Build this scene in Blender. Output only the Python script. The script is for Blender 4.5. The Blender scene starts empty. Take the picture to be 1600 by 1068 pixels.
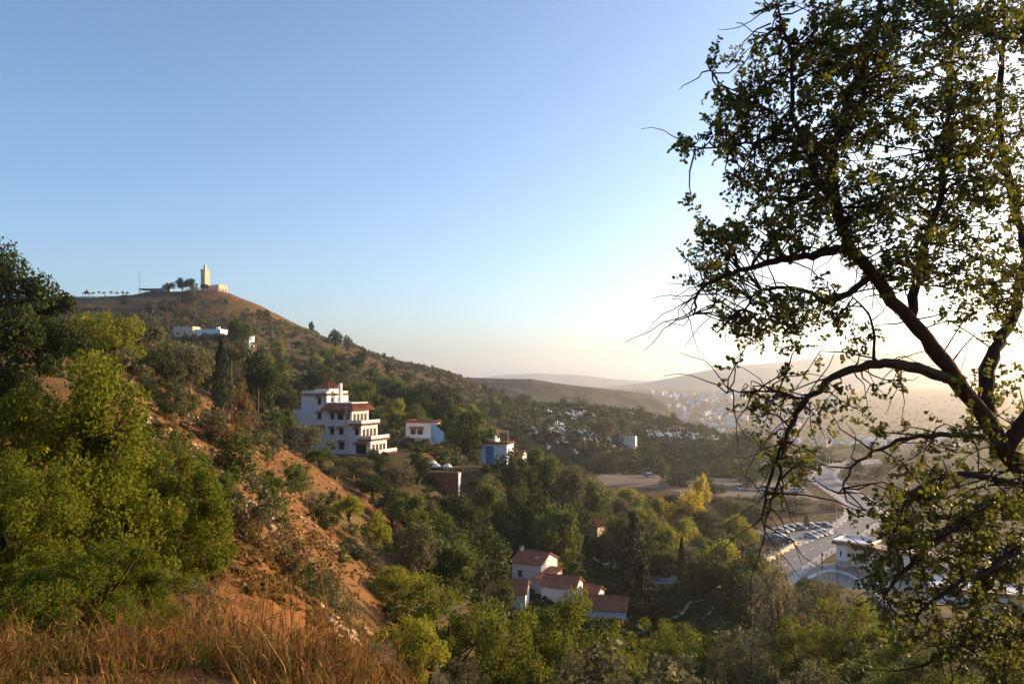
import bpy, math, random
import numpy as np
R = math.radians
rng = np.random.default_rng(7)
random.seed(7)
SC = bpy.context.scene
COL = SC.collection

# ------------------------------------------------------------------ camera
F = 1244.0                      # focal length in photo pixels (28 mm on 36 mm)
HY = 590.0                      # eye-level line in the photo
cam_d = bpy.data.cameras.new('camera')
cam = bpy.data.objects.new('camera', cam_d); COL.objects.link(cam)
cam.location = (0, 0, 0); cam.rotation_euler = (R(90), 0, 0)
cam_d.lens = 28; cam_d.sensor_width = 36; cam_d.shift_y = (HY - 534) / 1600
cam_d.clip_start = 0.1; cam_d.clip_end = 40000
SC.camera = cam
# ------------------------------------------------------------------ light
SUN_AZ, SUN_EL = 60.0, 10.5     # degrees right of the view axis, above the horizon
world = bpy.data.worlds.new('World'); SC.world = world; world.use_nodes = True
wn = world.node_tree; bg = wn.nodes['Background']
sky = wn.nodes.new('ShaderNodeTexSky'); sky.sky_type = 'NISHITA'; sky.sun_disc = False
sky.sun_elevation = R(SUN_EL); sky.sun_rotation = R(SUN_AZ)
sky.altitude = 500; sky.air_density = 0.85; sky.dust_density = 2.6; sky.ozone_density = 2.4
wn.links.new(sky.outputs[0], bg.inputs[0]); bg.inputs[1].default_value = 0.13
sun_d = bpy.data.lights.new('sun', 'SUN'); sun = bpy.data.objects.new('sun', sun_d); COL.objects.link(sun)
sun_d.energy = 5.0; sun_d.angle = R(0.5); sun_d.color = (1.0, 0.65, 0.31)
sd = np.array([math.sin(R(SUN_AZ))*math.cos(R(SUN_EL)), math.cos(R(SUN_AZ))*math.cos(R(SUN_EL)), math.sin(R(SUN_EL))])
from mathutils import Vector, Matrix
sun.rotation_euler = Vector(sd).to_track_quat('Z', 'Y').to_euler()
SC.view_settings.view_transform = 'Standard'; SC.view_settings.look = 'None'
SC.view_settings.exposure = 1.22; SC.view_settings.gamma = 1.0
SC.cycles.max_bounces = 6; SC.cycles.transparent_max_bounces = 8; SC.cycles.volume_bounces = 1
SC.cycles.caustics_reflective = False; SC.cycles.caustics_refractive = False

# ------------------------------------------------------------------ helpers
def at(px, py, Y):
    return Vector((Y*(px-800)/F, Y, -(py-HY)*Y/F))

def link(o, parent=None):
    COL.objects.link(o)
    if parent is not None: o.parent = parent
    return o
def tag(o, label=None, cat=None, group=None, kind=None):
    if label: o['label'] = label
    if cat: o['category'] = cat
    if group: o['group'] = group
    if kind: o['kind'] = kind
    return o
def empty(name, loc, rz=0, label=None, cat=None, group=None):
    o = bpy.data.objects.new(name, None); o.empty_display_size = .5
    o.location = loc; o.rotation_euler = (0, 0, rz); link(o)
    return tag(o, label, cat, group)
def copy_tree(o, parent=None):
    c = o.copy(); COL.objects.link(c); c.parent = parent
    for ch in list(o.children): copy_tree(ch, c)
    return c

class MB:
    """collects boxes, tubes and polygons; build() links them as one mesh object"""
    def __init__(s): s.v = []; s.f = []; s.m = []
    def add(s, vs, fs, m=0):
        b = len(s.v); s.v += [tuple(p) for p in vs]; s.f += [tuple(b+i for i in f) for f in fs]; s.m += [m]*len(fs); return s
    def box(s, x0, x1, y0, y1, z0, z1, m=0, taper=0.0):
        t = taper
        vs = [(x0,y0,z0),(x1,y0,z0),(x1,y1,z0),(x0,y1,z0),(x0+t,y0+t,z1),(x1-t,y0+t,z1),(x1-t,y1-t,z1),(x0+t,y1-t,z1)]
        return s.add(vs, [(3,2,1,0),(4,5,6,7),(0,1,5,4),(1,2,6,5),(2,3,7,6),(3,0,4,7)], m)
    def lathe(s, prof, n=12, c=(0,0,0), m=0, a0=0.0):
        vs = []; fs = []
        for r, z in prof:
            for k in range(n):
                a = a0+2*math.pi*k/n; vs.append((c[0]+r*math.cos(a), c[1]+r*math.sin(a), c[2]+z))
        for i in range(len(prof)-1):
            for k in range(n):
                k2 = (k+1) % n; fs.append((i*n+k, i*n+k2, (i+1)*n+k2, (i+1)*n+k))
        fs.append(tuple(range(n-1, -1, -1))); fs.append(tuple((len(prof)-1)*n+k for k in range(n)))
        return s.add(vs, fs, m)
    def tube(s, pts, rad, n=6, m=0):
        pts = [Vector(p) for p in pts]
        if not hasattr(rad, '__len__'): rad = [rad]*len(pts)
        vs = []; fs = []
        for i, p in enumerate(pts):
            d = (pts[min(i+1, len(pts)-1)]-pts[max(i-1, 0)])
            if d.length < 1e-9: d = Vector((0,0,1))
            d.normalize()
            a = d.orthogonal().normalized() if i == 0 else (a-d*a.dot(d))
            if a.length < 1e-6: a = d.orthogonal()
            a.normalize(); b = d.cross(a)
            for k in range(n):
                t = 2*math.pi*k/n; vs.append(p+(a*math.cos(t)+b*math.sin(t))*rad[i])
        for i in range(len(pts)-1):
            for k in range(n):
                k2 = (k+1) % n; fs.append((i*n+k, i*n+k2, (i+1)*n+k2, (i+1)*n+k))
        fs.append(tuple(range(n-1, -1, -1))); fs.append(tuple((len(pts)-1)*n+k for k in range(n)))
        return s.add(vs, fs, m)
    def mesh(s, name, mats, smooth=False):
        me = bpy.data.meshes.new(name); me.from_pydata(s.v, [], s.f)
        for mm in (mats if isinstance(mats, (list, tuple)) else [mats]): me.materials.append(mm)
        me.polygons.foreach_set('material_index', s.m)
        if smooth: me.polygons.foreach_set('use_smooth', [True]*len(s.f))
        me.update(); return me
    def build(s, name, mats, parent=None, smooth=False):
        return link(bpy.data.objects.new(name, s.mesh(name, mats, smooth)), parent)

def np_mesh(name, V, Q, mat, smooth=False, nper=4):
    """fast mesh from numpy arrays of vertices and equal-sized faces"""
    me = bpy.data.meshes.new(name)
    V = np.ascontiguousarray(V, np.float32); Q = np.ascontiguousarray(Q, np.int32)
    me.vertices.add(len(V)); me.vertices.foreach_set('co', V.ravel())
    me.loops.add(Q.size); me.loops.foreach_set('vertex_index', Q.ravel())
    me.polygons.add(len(Q)); me.polygons.foreach_set('loop_start', np.arange(0, Q.size, nper, dtype=np.int32))
    if smooth: me.polygons.foreach_set('use_smooth', np.ones(len(Q), bool))
    me.update(calc_edges=True); me.validate()
    me.materials.append(mat); return me

# ------------------------------------------------------------------ noise
_perm = rng.permutation(512); _val = rng.random(512)
def vnoise(x, y):
    xi = np.floor(x).astype(int); yi = np.floor(y).astype(int); fx = x-xi; fy = y-yi
    fx = fx*fx*(3-2*fx); fy = fy*fy*(3-2*fy)
    def h(a, b): return _val[_perm[(a & 255) + (_perm[b & 255] & 255)]]
    return (h(xi,yi)*(1-fx)+h(xi+1,yi)*fx)*(1-fy)+(h(xi,yi+1)*(1-fx)+h(xi+1,yi+1)*fx)*fy - .5
def fbm(x, y, o=4):
    s = 0; a = 1.0
    for i in range(o): s = s+a*vnoise(x*2**i+17.3*i, y*2**i+9.1*i); a *= .5
    return s

# ------------------------------------------------------------------ materials
def mat_new(name):
    m = bpy.data.materials.new(name); m.use_nodes = True
    nt = m.node_tree; b = nt.nodes['Principled BSDF']; return m, nt, b
def ramp(nt, fac, stops):
    r = nt.nodes.new('ShaderNodeValToRGB'); e = r.color_ramp.elements
    while len(e) < len(stops): e.new(.5)
    for el, (p, c) in zip(e, stops): el.position = p; el.color = (*c, 1)
    nt.links.new(fac, r.inputs[0]); return r.outputs[0]
def noise(nt, scale, detail=5, rough=.6, coord='Object', dist=0.0):
    tc = nt.nodes.new('ShaderNodeTexCoord'); n = nt.nodes.new('ShaderNodeTexNoise')
    n.inputs['Scale'].default_value = scale; n.inputs['Detail'].default_value = detail
    n.inputs['Roughness'].default_value = rough; n.inputs['Distortion'].default_value = dist
    nt.links.new(tc.outputs[coord], n.inputs['Vector']); return n.outputs[0]
def bump(nt, b, h, strength=.4, dist=.05):
    bp = nt.nodes.new('ShaderNodeBump'); bp.inputs['Strength'].default_value = strength; bp.inputs['Distance'].default_value = dist
    nt.links.new(h, bp.inputs['Height']); nt.links.new(bp.outputs[0], b.inputs['Normal'])
def mix(nt, fac, a, b_):
    m = nt.nodes.new('ShaderNodeMixRGB')
    for i, v in ((0, fac), (1, a), (2, b_)):
        if isinstance(v, (tuple, list)): m.inputs[i].default_value = (*v, 1)
        elif isinstance(v, (int, float)): m.inputs[i].default_value = v
        else: nt.links.new(v, m.inputs[i])
    return m.outputs[0]
def plaster(name, c, var=.12, rough=.85, scale=.7, spec=.2, stain=None):
    m, nt, b = mat_new(name)
    n1 = noise(nt, scale, 6, .65); n2 = noise(nt, scale*9, 3, .6)
    dark = tuple(x*(1-var*2.2) for x in c); lite = tuple(min(1, x*(1+var*.6)) for x in c)
    col = ramp(nt, n1, [(.3, dark if stain is None else stain), (.5, c), (.75, lite)])
    col = mix(nt, .25, col, ramp(nt, n2, [(.3, dark), (.7, lite)]))
    nt.links.new(col, b.inputs['Base Color']); b.inputs['Roughness'].default_value = rough
    b.inputs['Specular IOR Level'].default_value = spec
    bump(nt, b, n2, .25, .03); return m
def flat(name, c, rough=.6, metal=0.0, spec=.4):
    m, nt, b = mat_new(name)
    n = noise(nt, 3.0, 4)
    nt.links.new(ramp(nt, n, [(.25, tuple(x*.8 for x in c)), (.75, tuple(min(1, x*1.1) for x in c))]), b.inputs['Base Color'])
    b.inputs['Roughness'].default_value = rough; b.inputs['Metallic'].default_value = metal
    b.inputs['Specular IOR Level'].default_value = spec; return m
def leaf_mat(name, dark, mid, lite, trans=.35, tcol=None, rough=.65, spec=.12):
    """leaves: tone varies per leaf and per plant, light passes through the blade"""
    m, nt, b = mat_new(name); N = nt.nodes
    geo = N.new('ShaderNodeNewGeometry'); oi = N.new('ShaderNodeObjectInfo')
    col = ramp(nt, geo.outputs['Random Per Island'], [(.0, dark), (.5, mid), (1., lite)])
    hs = N.new('ShaderNodeHueSaturation'); nt.links.new(col, hs.inputs['Color'])
    def mr(lo, hi):
        r = N.new('ShaderNodeMapRange'); r.inputs['To Min'].default_value = lo; r.inputs['To Max'].default_value = hi
        nt.links.new(oi.outputs['Random'], r.inputs['Value']); return r.outputs[0]
    nt.links.new(mr(.485, .515), hs.inputs['Hue']); nt.links.new(mr(1.2, .75), hs.inputs['Value'])
    nt.links.new(hs.outputs[0], b.inputs['Base Color'])
    b.inputs['Roughness'].default_value = rough; b.inputs['Specular IOR Level'].default_value = spec
    tr = N.new('ShaderNodeBsdfTranslucent')
    tc = mix(nt, .55, hs.outputs[0], tcol or tuple(min(1, x*1.6) for x in lite)); nt.links.new(tc, tr.inputs['Color'])
    ms = N.new('ShaderNodeMixShader'); ms.inputs[0].default_value = trans
    out = N['Material Output']
    nt.links.new(b.outputs[0], ms.inputs[1]); nt.links.new(tr.outputs[0], ms.inputs[2]); nt.links.new(ms.outputs[0], out.inputs['Surface'])
    return m

M = {}
M['white'] = plaster('white_plaster', (.76, .75, .74), .07)
M['cream'] = plaster('cream_plaster', (.62, .50, .36), .12)
M['bluewash'] = plaster('blue_wash', (.30, .50, .78), .12)
M['palewash'] = plaster('pale_blue_wash', (.62, .70, .80), .08)
M['pink'] = plaster('pink_plaster', (.50, .27, .22), .12)
M['redwall'] = plaster('red_earth_wall', (.30, .10, .055), .25, scale=1.1, stain=(.12, .05, .035))
M['stone'] = plaster('stone_wall', (.34, .25, .17), .3, scale=2.2)
M['tan'] = plaster('tan_stone', (.60, .49, .36), .12)
M['brick'] = plaster('old_brick', (.33, .17, .10), .25, scale=1.5)
M['concrete'] = plaster('concrete', (.40, .38, .35), .15)
M['pave'] = plaster('pale_paving', (.46, .42, .38), .14, scale=.5)
M['red'] = plaster('red_trim', (.28, .075, .04), .2, scale=2)
M['glass'] = flat('dark_window', (.018, .020, .024), .12, 0, .6)
M['wood'] = flat('brown_wood', (.085, .042, .022), .6)
M['bluedoor'] = flat('blue_paint', (.03, .15, .48), .5)
M['metal'] = flat('grey_metal', (.32, .33, .34), .45, .6)
M['darkmetal'] = flat('dark_iron', (.03, .03, .032), .5, .4)
M['lampwhite'] = flat('white_enamel', (.7, .7, .68), .4)
M['canvas'] = flat('white_canvas', (.78, .76, .72), .8)
M['bark'] = plaster('bark', (.045, .032, .022), .35, scale=6, rough=.95)
M['barkpale'] = plaster('pale_bark', (.20, .15, .10), .3, scale=6, rough=.95)
M['thatch'] = plaster('thatch', (.10, .07, .045), .3, scale=5)
M['green_tile'] = flat('green_dome', (.10, .20, .17), .4)
LANDMARKS = [('the upper cypress', 346, 575), ('the white hotel', 530, 655), ('the small white house', 662, 675), ('the domed house', 775, 705), ('the red wall', 680, 755),
  ('the minaret', 320, 440), ('the hilltop cafe', 230, 455), ('the blue-white house', 320, 520), ('the two-storey tiled house', 828, 890), ('the rightmost cottage', 945, 960), ('the pool', 1037, 900),
  ('the pool cypress', 1065, 895), ('the bright yellow tree', 1075, 795), ('the white van', 1015, 742), ('the car row', 1205, 765), ('the car park', 1250, 832),
  ('the tall eucalyptus', 945, 670), ('the shrine', 978, 668), ('the rail frame', 1066, 673), ('the brick ruin', 1240, 727), ('the road bend', 1300, 745), ('the gate building', 1330, 860),
  ('the round slope bush', 325, 670), ('the huge foreground bush', 120, 760), ('the hill skyline', 600, 562), ('the ridge villa', 800, 592), ('the dark olive bush', 520, 940), ('the silvery bush', 1218, 920), ('the largest bottom tree', 862, 1000)]
def whereabouts(x, Y, z):
    u, v = 800+F*x/Y, HY-z*F/Y; n, a, b = min(LANDMARKS, key=lambda l: (l[1]-u)**2+(l[2]-v)**2); dx, dy = u-a, v-b
    far = 'just ' if math.hypot(dx, dy) < 28 else '' if math.hypot(dx, dy) < 75 else 'well '
    rel = ('right of' if dx > 0 else 'left of') if abs(dx) > 2*abs(dy) else ('below' if dy > 0 else 'above') if abs(dy) > 2*abs(dx) else ('below and ' if dy > 0 else 'above and ')+('right of' if dx > 0 else 'left of')
    return f'{far}{rel} {n}'
def tile_mat():
    m, nt, b = mat_new('clay_roof_tile')
    n = noise(nt, 1.3, 6, .7); n2 = noise(nt, 9, 3)
    c = ramp(nt, n, [(.25, (.14, .050, .030)), (.5, (.36, .125, .062)), (.8, (.46, .20, .105))])
    nt.links.new(mix(nt, .35, c, ramp(nt, n2, [(.3, (.16, .06, .04)), (.7, (.46, .18, .095))])), b.inputs['Base Color'])
    b.inputs['Roughness'].default_value = .85; b.inputs['Specular IOR Level'].default_value = .2; return m
M['tile'] = tile_mat()
L = {}
L['dark'] = leaf_mat('leaf_dark', (0.015, 0.028, 0.008), (0.030, 0.049, 0.011), (0.062, 0.083, 0.018), .25)
L['mid'] = leaf_mat('leaf_mid', (0.030, 0.057, 0.009), (0.058, 0.097, 0.016), (0.116, 0.146, 0.026), .32)
L['bright'] = leaf_mat('leaf_bright', (0.075, 0.114, 0.011), (0.152, 0.183, 0.018), (0.259, 0.249, 0.024), .4)
L['yellow'] = leaf_mat('leaf_yellow', (0.189, 0.177, 0.013), (0.309, 0.265, 0.019), (0.420, 0.343, 0.027), .42)
L['lush'] = leaf_mat('leaf_lush', (0.030, 0.057, 0.004), (0.064, 0.099, 0.007), (0.144, 0.163, 0.013), .38)
L['olive'] = leaf_mat('leaf_olive', (0.045, 0.054, 0.024), (0.085, 0.091, 0.041), (0.149, 0.144, 0.068), .25)
L['silver'] = leaf_mat('leaf_silver', (0.078, 0.082, 0.048), (0.130, 0.130, 0.078), (0.216, 0.199, 0.121), .25)
L['dry'] = leaf_mat('leaf_dry', (0.079, 0.047, 0.016), (0.130, 0.079, 0.025), (0.194, 0.130, 0.043), .3)
L['pine'] = leaf_mat('leaf_pine', (0.009, 0.019, 0.009), (0.017, 0.032, 0.012), (0.032, 0.050, 0.016), .12)
L['carob'] = leaf_mat('leaf_carob', (0.016, 0.029, 0.007), (0.030, 0.049, 0.010), (0.061, 0.076, 0.014), .38, tcol=(.22, .24, .03), rough=.55, spec=.15)
L['grass'] = leaf_mat('dry_grass_blade', (0.051, 0.031, 0.010), (0.128, 0.068, 0.019), (0.289, 0.170, 0.051), .3)
L['rust'] = leaf_mat('rust_stalk', (.040, .020, .008), (.110, .045, .014), (.220, .100, .030), .25)
L['weed'] = leaf_mat('green_weed', (0.022, 0.036, 0.006), (0.050, 0.061, 0.010), (0.108, 0.101, 0.018), .3)
# ------------------------------------------------------------------ terrain
CP = []                                            # control points: bearing, log distance, height
def cpx(px, py, Y): p = at(px, py, Y); CP.append((math.atan2(p.x, p.y), math.log(math.hypot(p.x, p.y)), p.z))
def cpz(px, Y, z): x = Y*(px-800)/F; CP.append((math.atan2(x, Y), math.log(math.hypot(x, Y)), z))
def cpp(deg, r, z): CP.append((R(deg), math.log(r), z))
for a in ((0,1068,8),(0,860,30),(0,640,60),(0,560,90),(0,520,200),(0,490,350),(0,466,490),
          (200,1068,8),(200,900,25),(200,660,70),(200,600,120),(200,540,250),(200,500,400),(215,460,500),
          (330,1068,8),(330,850,35),(300,700,75),(340,620,160),(310,532,330),(320,485,450),(335,457,502),(395,473,505),
          (450,1068,9),(450,900,40),(450,800,75),(430,742,110),(470,692,180),(450,605,280),(460,545,420),(460,506,520),
          (560,1068,11),(560,980,35),(600,905,90),(618,940,72),(520,1020,40),(560,800,130),(500,760,120),(600,716,172),(600,655,260),(600,605,380),(600,557,540),(530,533,525),
          (700,1065,66),(700,930,95),(690,775,162),(690,732,176),(700,700,200),(700,660,300),(700,622,430),(700,583,560),(650,571,550),
          (860,1115,68),(790,945,130),(780,738,205),(790,672,380),(755,605,560),(800,624,560),(800,850,170),
          (940,985,118),(900,850,190),(900,760,290),(900,690,400),(900,632,540),
          (1052,1085,78),(1050,960,135),(1000,880,180),(1000,745,350),(1000,692,440),(1000,641,540),
          (1170,1130,55),(1150,900,165),(1180,765,310),(1130,695,450),(1060,660,530),(1130,681,520),
          (1218,1080,66),(1250,870,196),(1290,830,228),(1250,765,312),(1300,725,405),
          (1330,1105,58),(1420,1095,42),(1400,950,120),(1400,850,210),(1600,985,115),(1600,850,210)):
    cpx(*a)
for a in ((0,720,38),(0,1500,-20),(215,720,36),(215,1500,-30),(330,720,32),(460,740,8),(460,1500,-60),(600,760,-18),(600,1500,-80),
          (700,780,-30),(800,800,-55),(900,800,-62),(1000,800,-72),(1130,800,-76),(1250,520,-48),(1250,800,-70),(1400,500,-45),(1600,500,-45),
          (1400,800,-72),(1600,800,-70),(700,1500,-75),(900,1500,-72),(1130,1050,-82),(1130,1500,-73),(1400,1100,-78),(1400,1500,-66),(1600,1200,-68),
          (900,2200,-46),(1130,2200,-44),(1400,2200,-40),(1600,2200,-30),(800,3500,-55),(1200,3500,-50),(1600,3500,-45),(0,3000,-40),(400,3000,-60)):
    cpz(*a)
for d in range(-180, 180, 30):
    cpp(d, .5, -1.7); cpp(d, 2, -1.9 if abs(d) < 100 else -1.5); cpp(d, 9000, -60); cpp(d, 15000, -60)
for d, zs in ((60, ((10,-3.6),(50,-15),(150,-38),(500,-45),(2000,-45))), (95, ((10,-2.5),(50,-8),(200,-25),(1000,-40))),
              (-60, ((10,-1.5),(50,5),(150,22),(500,60),(1500,20))), (-95, ((10,0),(50,10),(200,45),(1000,80))),
              (180, ((10,1),(50,14),(200,55),(1000,90))), (-180, ((10,1),(50,14),(200,55),(1000,90))), (135, ((10,0),(50,4),(200,20),(1000,40))), (-135, ((10,1),(50,14),(200,55),(1000,90)))):
    for r, z in zs: cpp(d, r, z)
cpz(1600, 7, -3.2); cpz(1300, 7, -3.6); cpz(800, 7, -3.6); cpz(650, 7, -3.3)
for u in (680, 800, 950, 1100, 1250, 1400, 1600): cpz(u, 14, -7.6); cpz(u, 25, -13.0); cpz(u, 40, -19.0)
CP = np.array(CP); KX = 2.2
def _k(d2): return np.where(d2 > 1e-12, .5*d2*np.log(d2+1e-12), 0)
P2 = np.stack([CP[:, 0]*KX, CP[:, 1]], 1)
A = _k(((P2[:, None]-P2[None])**2).sum(-1)) + np.eye(len(P2))*2e-3
Pm = np.hstack([np.ones((len(P2), 1)), P2]); n_ = len(P2)
W_ = np.linalg.solve(np.block([[A, Pm], [Pm.T, np.zeros((3, 3))]]), np.concatenate([CP[:, 2], np.zeros(3)]))

# valley road (centre line), laid on a level floor at -44 m
VZ = -44.0
def onfloor(px, py): Y = -VZ*F/(py-HY); return (Y*(px-800)/F, Y)
def smooth_path(pts, n=8):
    pts = [Vector((*p, 0)) for p in pts]; out = []
    for i in range(len(pts)-1):
        p0, p1, p2, p3 = pts[max(i-1, 0)], pts[i], pts[i+1], pts[min(i+2, len(pts)-1)]
        for k in range(n):
            t = k/n; out.append(.5*((2*p1)+(p2-p0)*t+(2*p0-5*p1+4*p2-p3)*t*t+(3*p1-p0-3*p2+p3)*t**3))
    out.append(pts[-1]); return np.array([(p.x, p.y) for p in out])
ROAD = smooth_path([onfloor(*p) for p in ((1170,925),(1225,884),(1262,860),(1300,843),(1335,822),(1352,803),(1342,785),(1318,769),(1293,753),(1286,742),(1297,732),(1320,726),(1350,722),(1400,719))])
LOT = np.array([onfloor(1200, 840), onfloor(1240, 838), onfloor(1300, 822)])
DIRT = np.array([onfloor(930, 748), onfloor(1040, 752), onfloor(1150, 764), onfloor(1265, 768)])
PLAZA = np.array([onfloor(1290, 880), onfloor(1360, 900), onfloor(1500, 920), onfloor(1640, 940)])
def seg_dist(x, y, path):
    best = np.full(np.shape(x), 1e9)
    for (ax, ay), (bx, by) in zip(path[:-1], path[1:]):
        dx, dy = bx-ax, by-ay; t = np.clip(((x-ax)*dx+(y-ay)*dy)/(dx*dx+dy*dy+1e-9), 0, 1)
        best = np.minimum(best, np.hypot(x-ax-t*dx, y-ay-t*dy))
    return best
PADS = []                                           # level pads under buildings: x, y, radius, z
def _sm(d, r0, r1): t = np.clip((d-r0)/(r1-r0), 0, 1); return 1-t*t*(3-2*t)
def ground(x, y):
    x = np.asarray(x, float); y = np.asarray(y, float)
    sh = x.shape; x = x.ravel(); y = y.ravel()
    r = np.maximum(np.hypot(x, y), .3); q = np.stack([np.arctan2(x, y)*KX, np.log(r)], 1)
    z = np.empty(len(x))
    for i in range(0, len(x), 20000):
        d2 = ((q[i:i+20000, None]-P2[None])**2).sum(-1)
        z[i:i+20000] = _k(d2) @ W_[:n_] + W_[n_] + q[i:i+20000] @ W_[n_+1:]
    amp = np.clip((r-4)/60, 0.06, 1)
    z = z + fbm(x/38, y/38)*2.6*amp*np.clip(1.2-r/3000, .2, 1) + fbm(x/5.5+40, y/5.5)*.55*amp + fbm(x/1.1, y/1.1, 2)*.10*np.clip((r-3)/8, 0, 1)
    for path, r0, r1 in ((ROAD, 7, 20), (LOT, 14, 26), (DIRT, 28, 50), (PLAZA, 16, 30)):
        w = _sm(seg_dist(x, y, path), r0, r1); z = z*(1-w)+(VZ-.03)*w
    for (cx, cy, rr, zz) in PADS:
        w = _sm(np.hypot(x-cx, y-cy), rr, rr*1.7); z = z*(1-w)+zz*w
    return z.reshape(sh)
def gz(x, y): return float(ground(np.array([x]), np.array([y]))[0])

def hit(px, py, Y0=6.0, Y1=3000.0):
    """where the view ray through a photo pixel meets the ground"""
    Ys = np.exp(np.linspace(math.log(Y0), math.log(Y1), 1400)); d = ground(Ys*(px-800)/F, Ys)+(py-HY)*Ys/F
    i = np.nonzero(d > 0)[0]; Y = Ys[i[0]] if len(i) else Y1
    return Vector((Y*(px-800)/F, Y, gz(Y*(px-800)/F, Y)))
PADS += [(-37, 181, 13, -16.7), (-21, 206, 7, -19.2), (-4, 205, 7, -22.9), (-125, 331, 14, 16.5), (-10, 176, 7, -20.0),
         (5, 146, 8, -38.6), (-2, 132, 6, -38.4), (-193, 503, 12, 54), (-217, 498, 10, 53.2), (15, 130, 7, -39.5), (19, 193, 6, -38.5)]

def soil_mat():
    m, nt, b = mat_new('dry_hillside_soil')
    big = noise(nt, .035, 6, .65, dist=.4); med = noise(nt, .30, 6, .7); fine = noise(nt, 2.6, 5, .7)
    c = ramp(nt, med, [(.28, (.055, .028, .012)), (.45, (.145, .056, .017)), (.6, (.240, .098, .028)), (.78, (.320, .155, .048))])
    c = mix(nt, .45, c, ramp(nt, fine, [(.3, (.085, .045, .02)), (.5, (.15, .072, .027)), (.72, (.28, .155, .06))]))
    g = ramp(nt, big, [(.44, (0, 0, 0)), (.62, (1, 1, 1))])
    c = mix(nt, g, c, ramp(nt, fine, [(.3, (.045, .040, .016)), (.7, (.150, .105, .042))]))
    at_ = nt.nodes.new('ShaderNodeAttribute'); at_.attribute_name = 'dry'
    sc = mix(nt, .5, ramp(nt, med, [(.3, (.022, .024, .009)), (.5, (.055, .048, .020)), (.68, (.115, .080, .036)), (.8, (.17, .11, .05))]), ramp(nt, fine, [(.3, (.025, .024, .010)), (.7, (.115, .085, .038))]))
    c = mix(nt, at_.outputs['Fac'], sc, c)
    nt.links.new(c, b.inputs['Base Color']); b.inputs['Roughness'].default_value = .95; b.inputs['Specular IOR Level'].default_value = .1
    bump(nt, b, fine, .8, .15); return m
M['soil'] = soil_mat()
def grid_mesh(name, X, Y, Z, mat, wrap=False):
    nr, nc = X.shape; V = np.stack([X, Y, Z], -1).reshape(-1, 3); i = np.arange(nr*nc).reshape(nr, nc)
    a, b_, c, d = i[:-1, :-1], i[:-1, 1:], i[1:, 1:], i[1:, :-1]
    Q = np.stack([a, d, c, b_], -1).reshape(-1, 4)
    return np_mesh(name, V, Q, mat, True)
th = np.radians(np.concatenate([np.linspace(-180, -48, 60)[:-1], np.linspace(-48, 48, 420), np.linspace(48, 180, 60)[1:]]))
rr = np.exp(np.concatenate([np.linspace(math.log(.3), math.log(20), 60)[:-1], np.linspace(math.log(20), math.log(700), 290)[:-1], np.linspace(math.log(700), math.log(9500), 60)]))
TT, RR = np.meshgrid(th, rr)
GX, GY = RR*np.sin(TT), RR*np.cos(TT)
ter = link(bpy.data.objects.new('ground', grid_mesh('ground', GX, GY, ground(GX, GY), M['soil'])))
def dryness(x, y, z):      # bare dry ground: the near slope and the hilltop; scrub-covered ground elsewhere
    u = 800+F*x/np.maximum(y, 1e-3)
    near = _sm(y, 120, 175)*_sm(u, 600, 720)*(y > 0); top = np.clip((z-26)/14, 0, 1)*_sm(np.abs(u-400), 60, 130)*(y > 380)*(y < 640)
    rim = 1.0*_sm(np.abs(u-575-(y-430)*.2), 20, 90)*(y > 300)*(y < 560); far = np.maximum(np.clip((y-620)/300, 0, .55), .55*_sm(np.abs(u-1090), 130, 200)*_sm(np.abs(y-315), 70, 110))
    return np.clip(np.maximum.reduce([near, top, rim*(.6+fbm(x/20, y/20)), far, _sm(y, 2, 9)])+fbm(x/14, y/14)*.5, 0, 1)
da = ter.data.attributes.new('dry', 'FLOAT', 'POINT'); co = np.empty(len(ter.data.vertices)*3, np.float32); ter.data.vertices.foreach_get('co', co); co = co.reshape(-1, 3)
da.data.foreach_set('value', dryness(co[:, 0], co[:, 1], co[:, 2]).astype(np.float32))
tag(ter, 'dry ochre hillside falling into a wooded valley', kind='structure')

# bare dirt of the open lot, worn tracks and the paved yard
def strip(path, w0, w1, dz, name, mat, parent=None, n=2, z=None):
    P = np.asarray(path); T = np.gradient(P, axis=0); T /= np.linalg.norm(T, axis=1)[:, None]; N_ = np.stack([T[:, 1], -T[:, 0]], 1)
    s = np.linspace(w0, w1, n); X = P[:, 0, None]+N_[:, 0, None]*s; Y = P[:, 1, None]+N_[:, 1, None]*s
    Z = (ground(X, Y) if z is None else np.full(X.shape, z))+dz
    o = link(bpy.data.objects.new(name, grid_mesh(name, X, Y, Z, mat)), parent); return o
def asphalt():
    m, nt, b = mat_new('worn_asphalt'); n = noise(nt, .25, 6, .7); f = noise(nt, 8, 3)
    c = mix(nt, .4, ramp(nt, n, [(.3, (.10, .10, .105)), (.7, (.20, .195, .19))]), ramp(nt, f, [(.3, (.10, .10, .10)), (.7, (.19, .185, .18))]))
    nt.links.new(c, b.inputs['Base Color']); b.inputs['Roughness'].default_value = .7; return m
M['asphalt'] = asphalt(); M['paint'] = flat('road_paint', (.72, .72, .70), .6); M['kerb'] = plaster('kerb_stone', (.55, .52, .48), .15)
def dirt():
    m, nt, b = mat_new('bare_grey_dirt'); n = noise(nt, .12, 6, .65, dist=.6); f = noise(nt, 3, 4)
    c = mix(nt, .35, ramp(nt, n, [(.3, (.085, .055, .036)), (.55, (.150, .102, .070)), (.8, (.215, .155, .110))]), ramp(nt, f, [(.3, (.09, .06, .04)), (.7, (.19, .13, .09))]))
    nt.links.new(c, b.inputs['Base Color']); b.inputs['Roughness'].default_value = .95; bump(nt, b, f, .4, .05); return m
M['dirt'] = dirt()
LOTP = smooth_path([tuple(p) for p in DIRT])
tag(strip(LOTP, -27, 22, .05, 'dirt_lot', M['dirt'], n=30), kind='structure')
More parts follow.
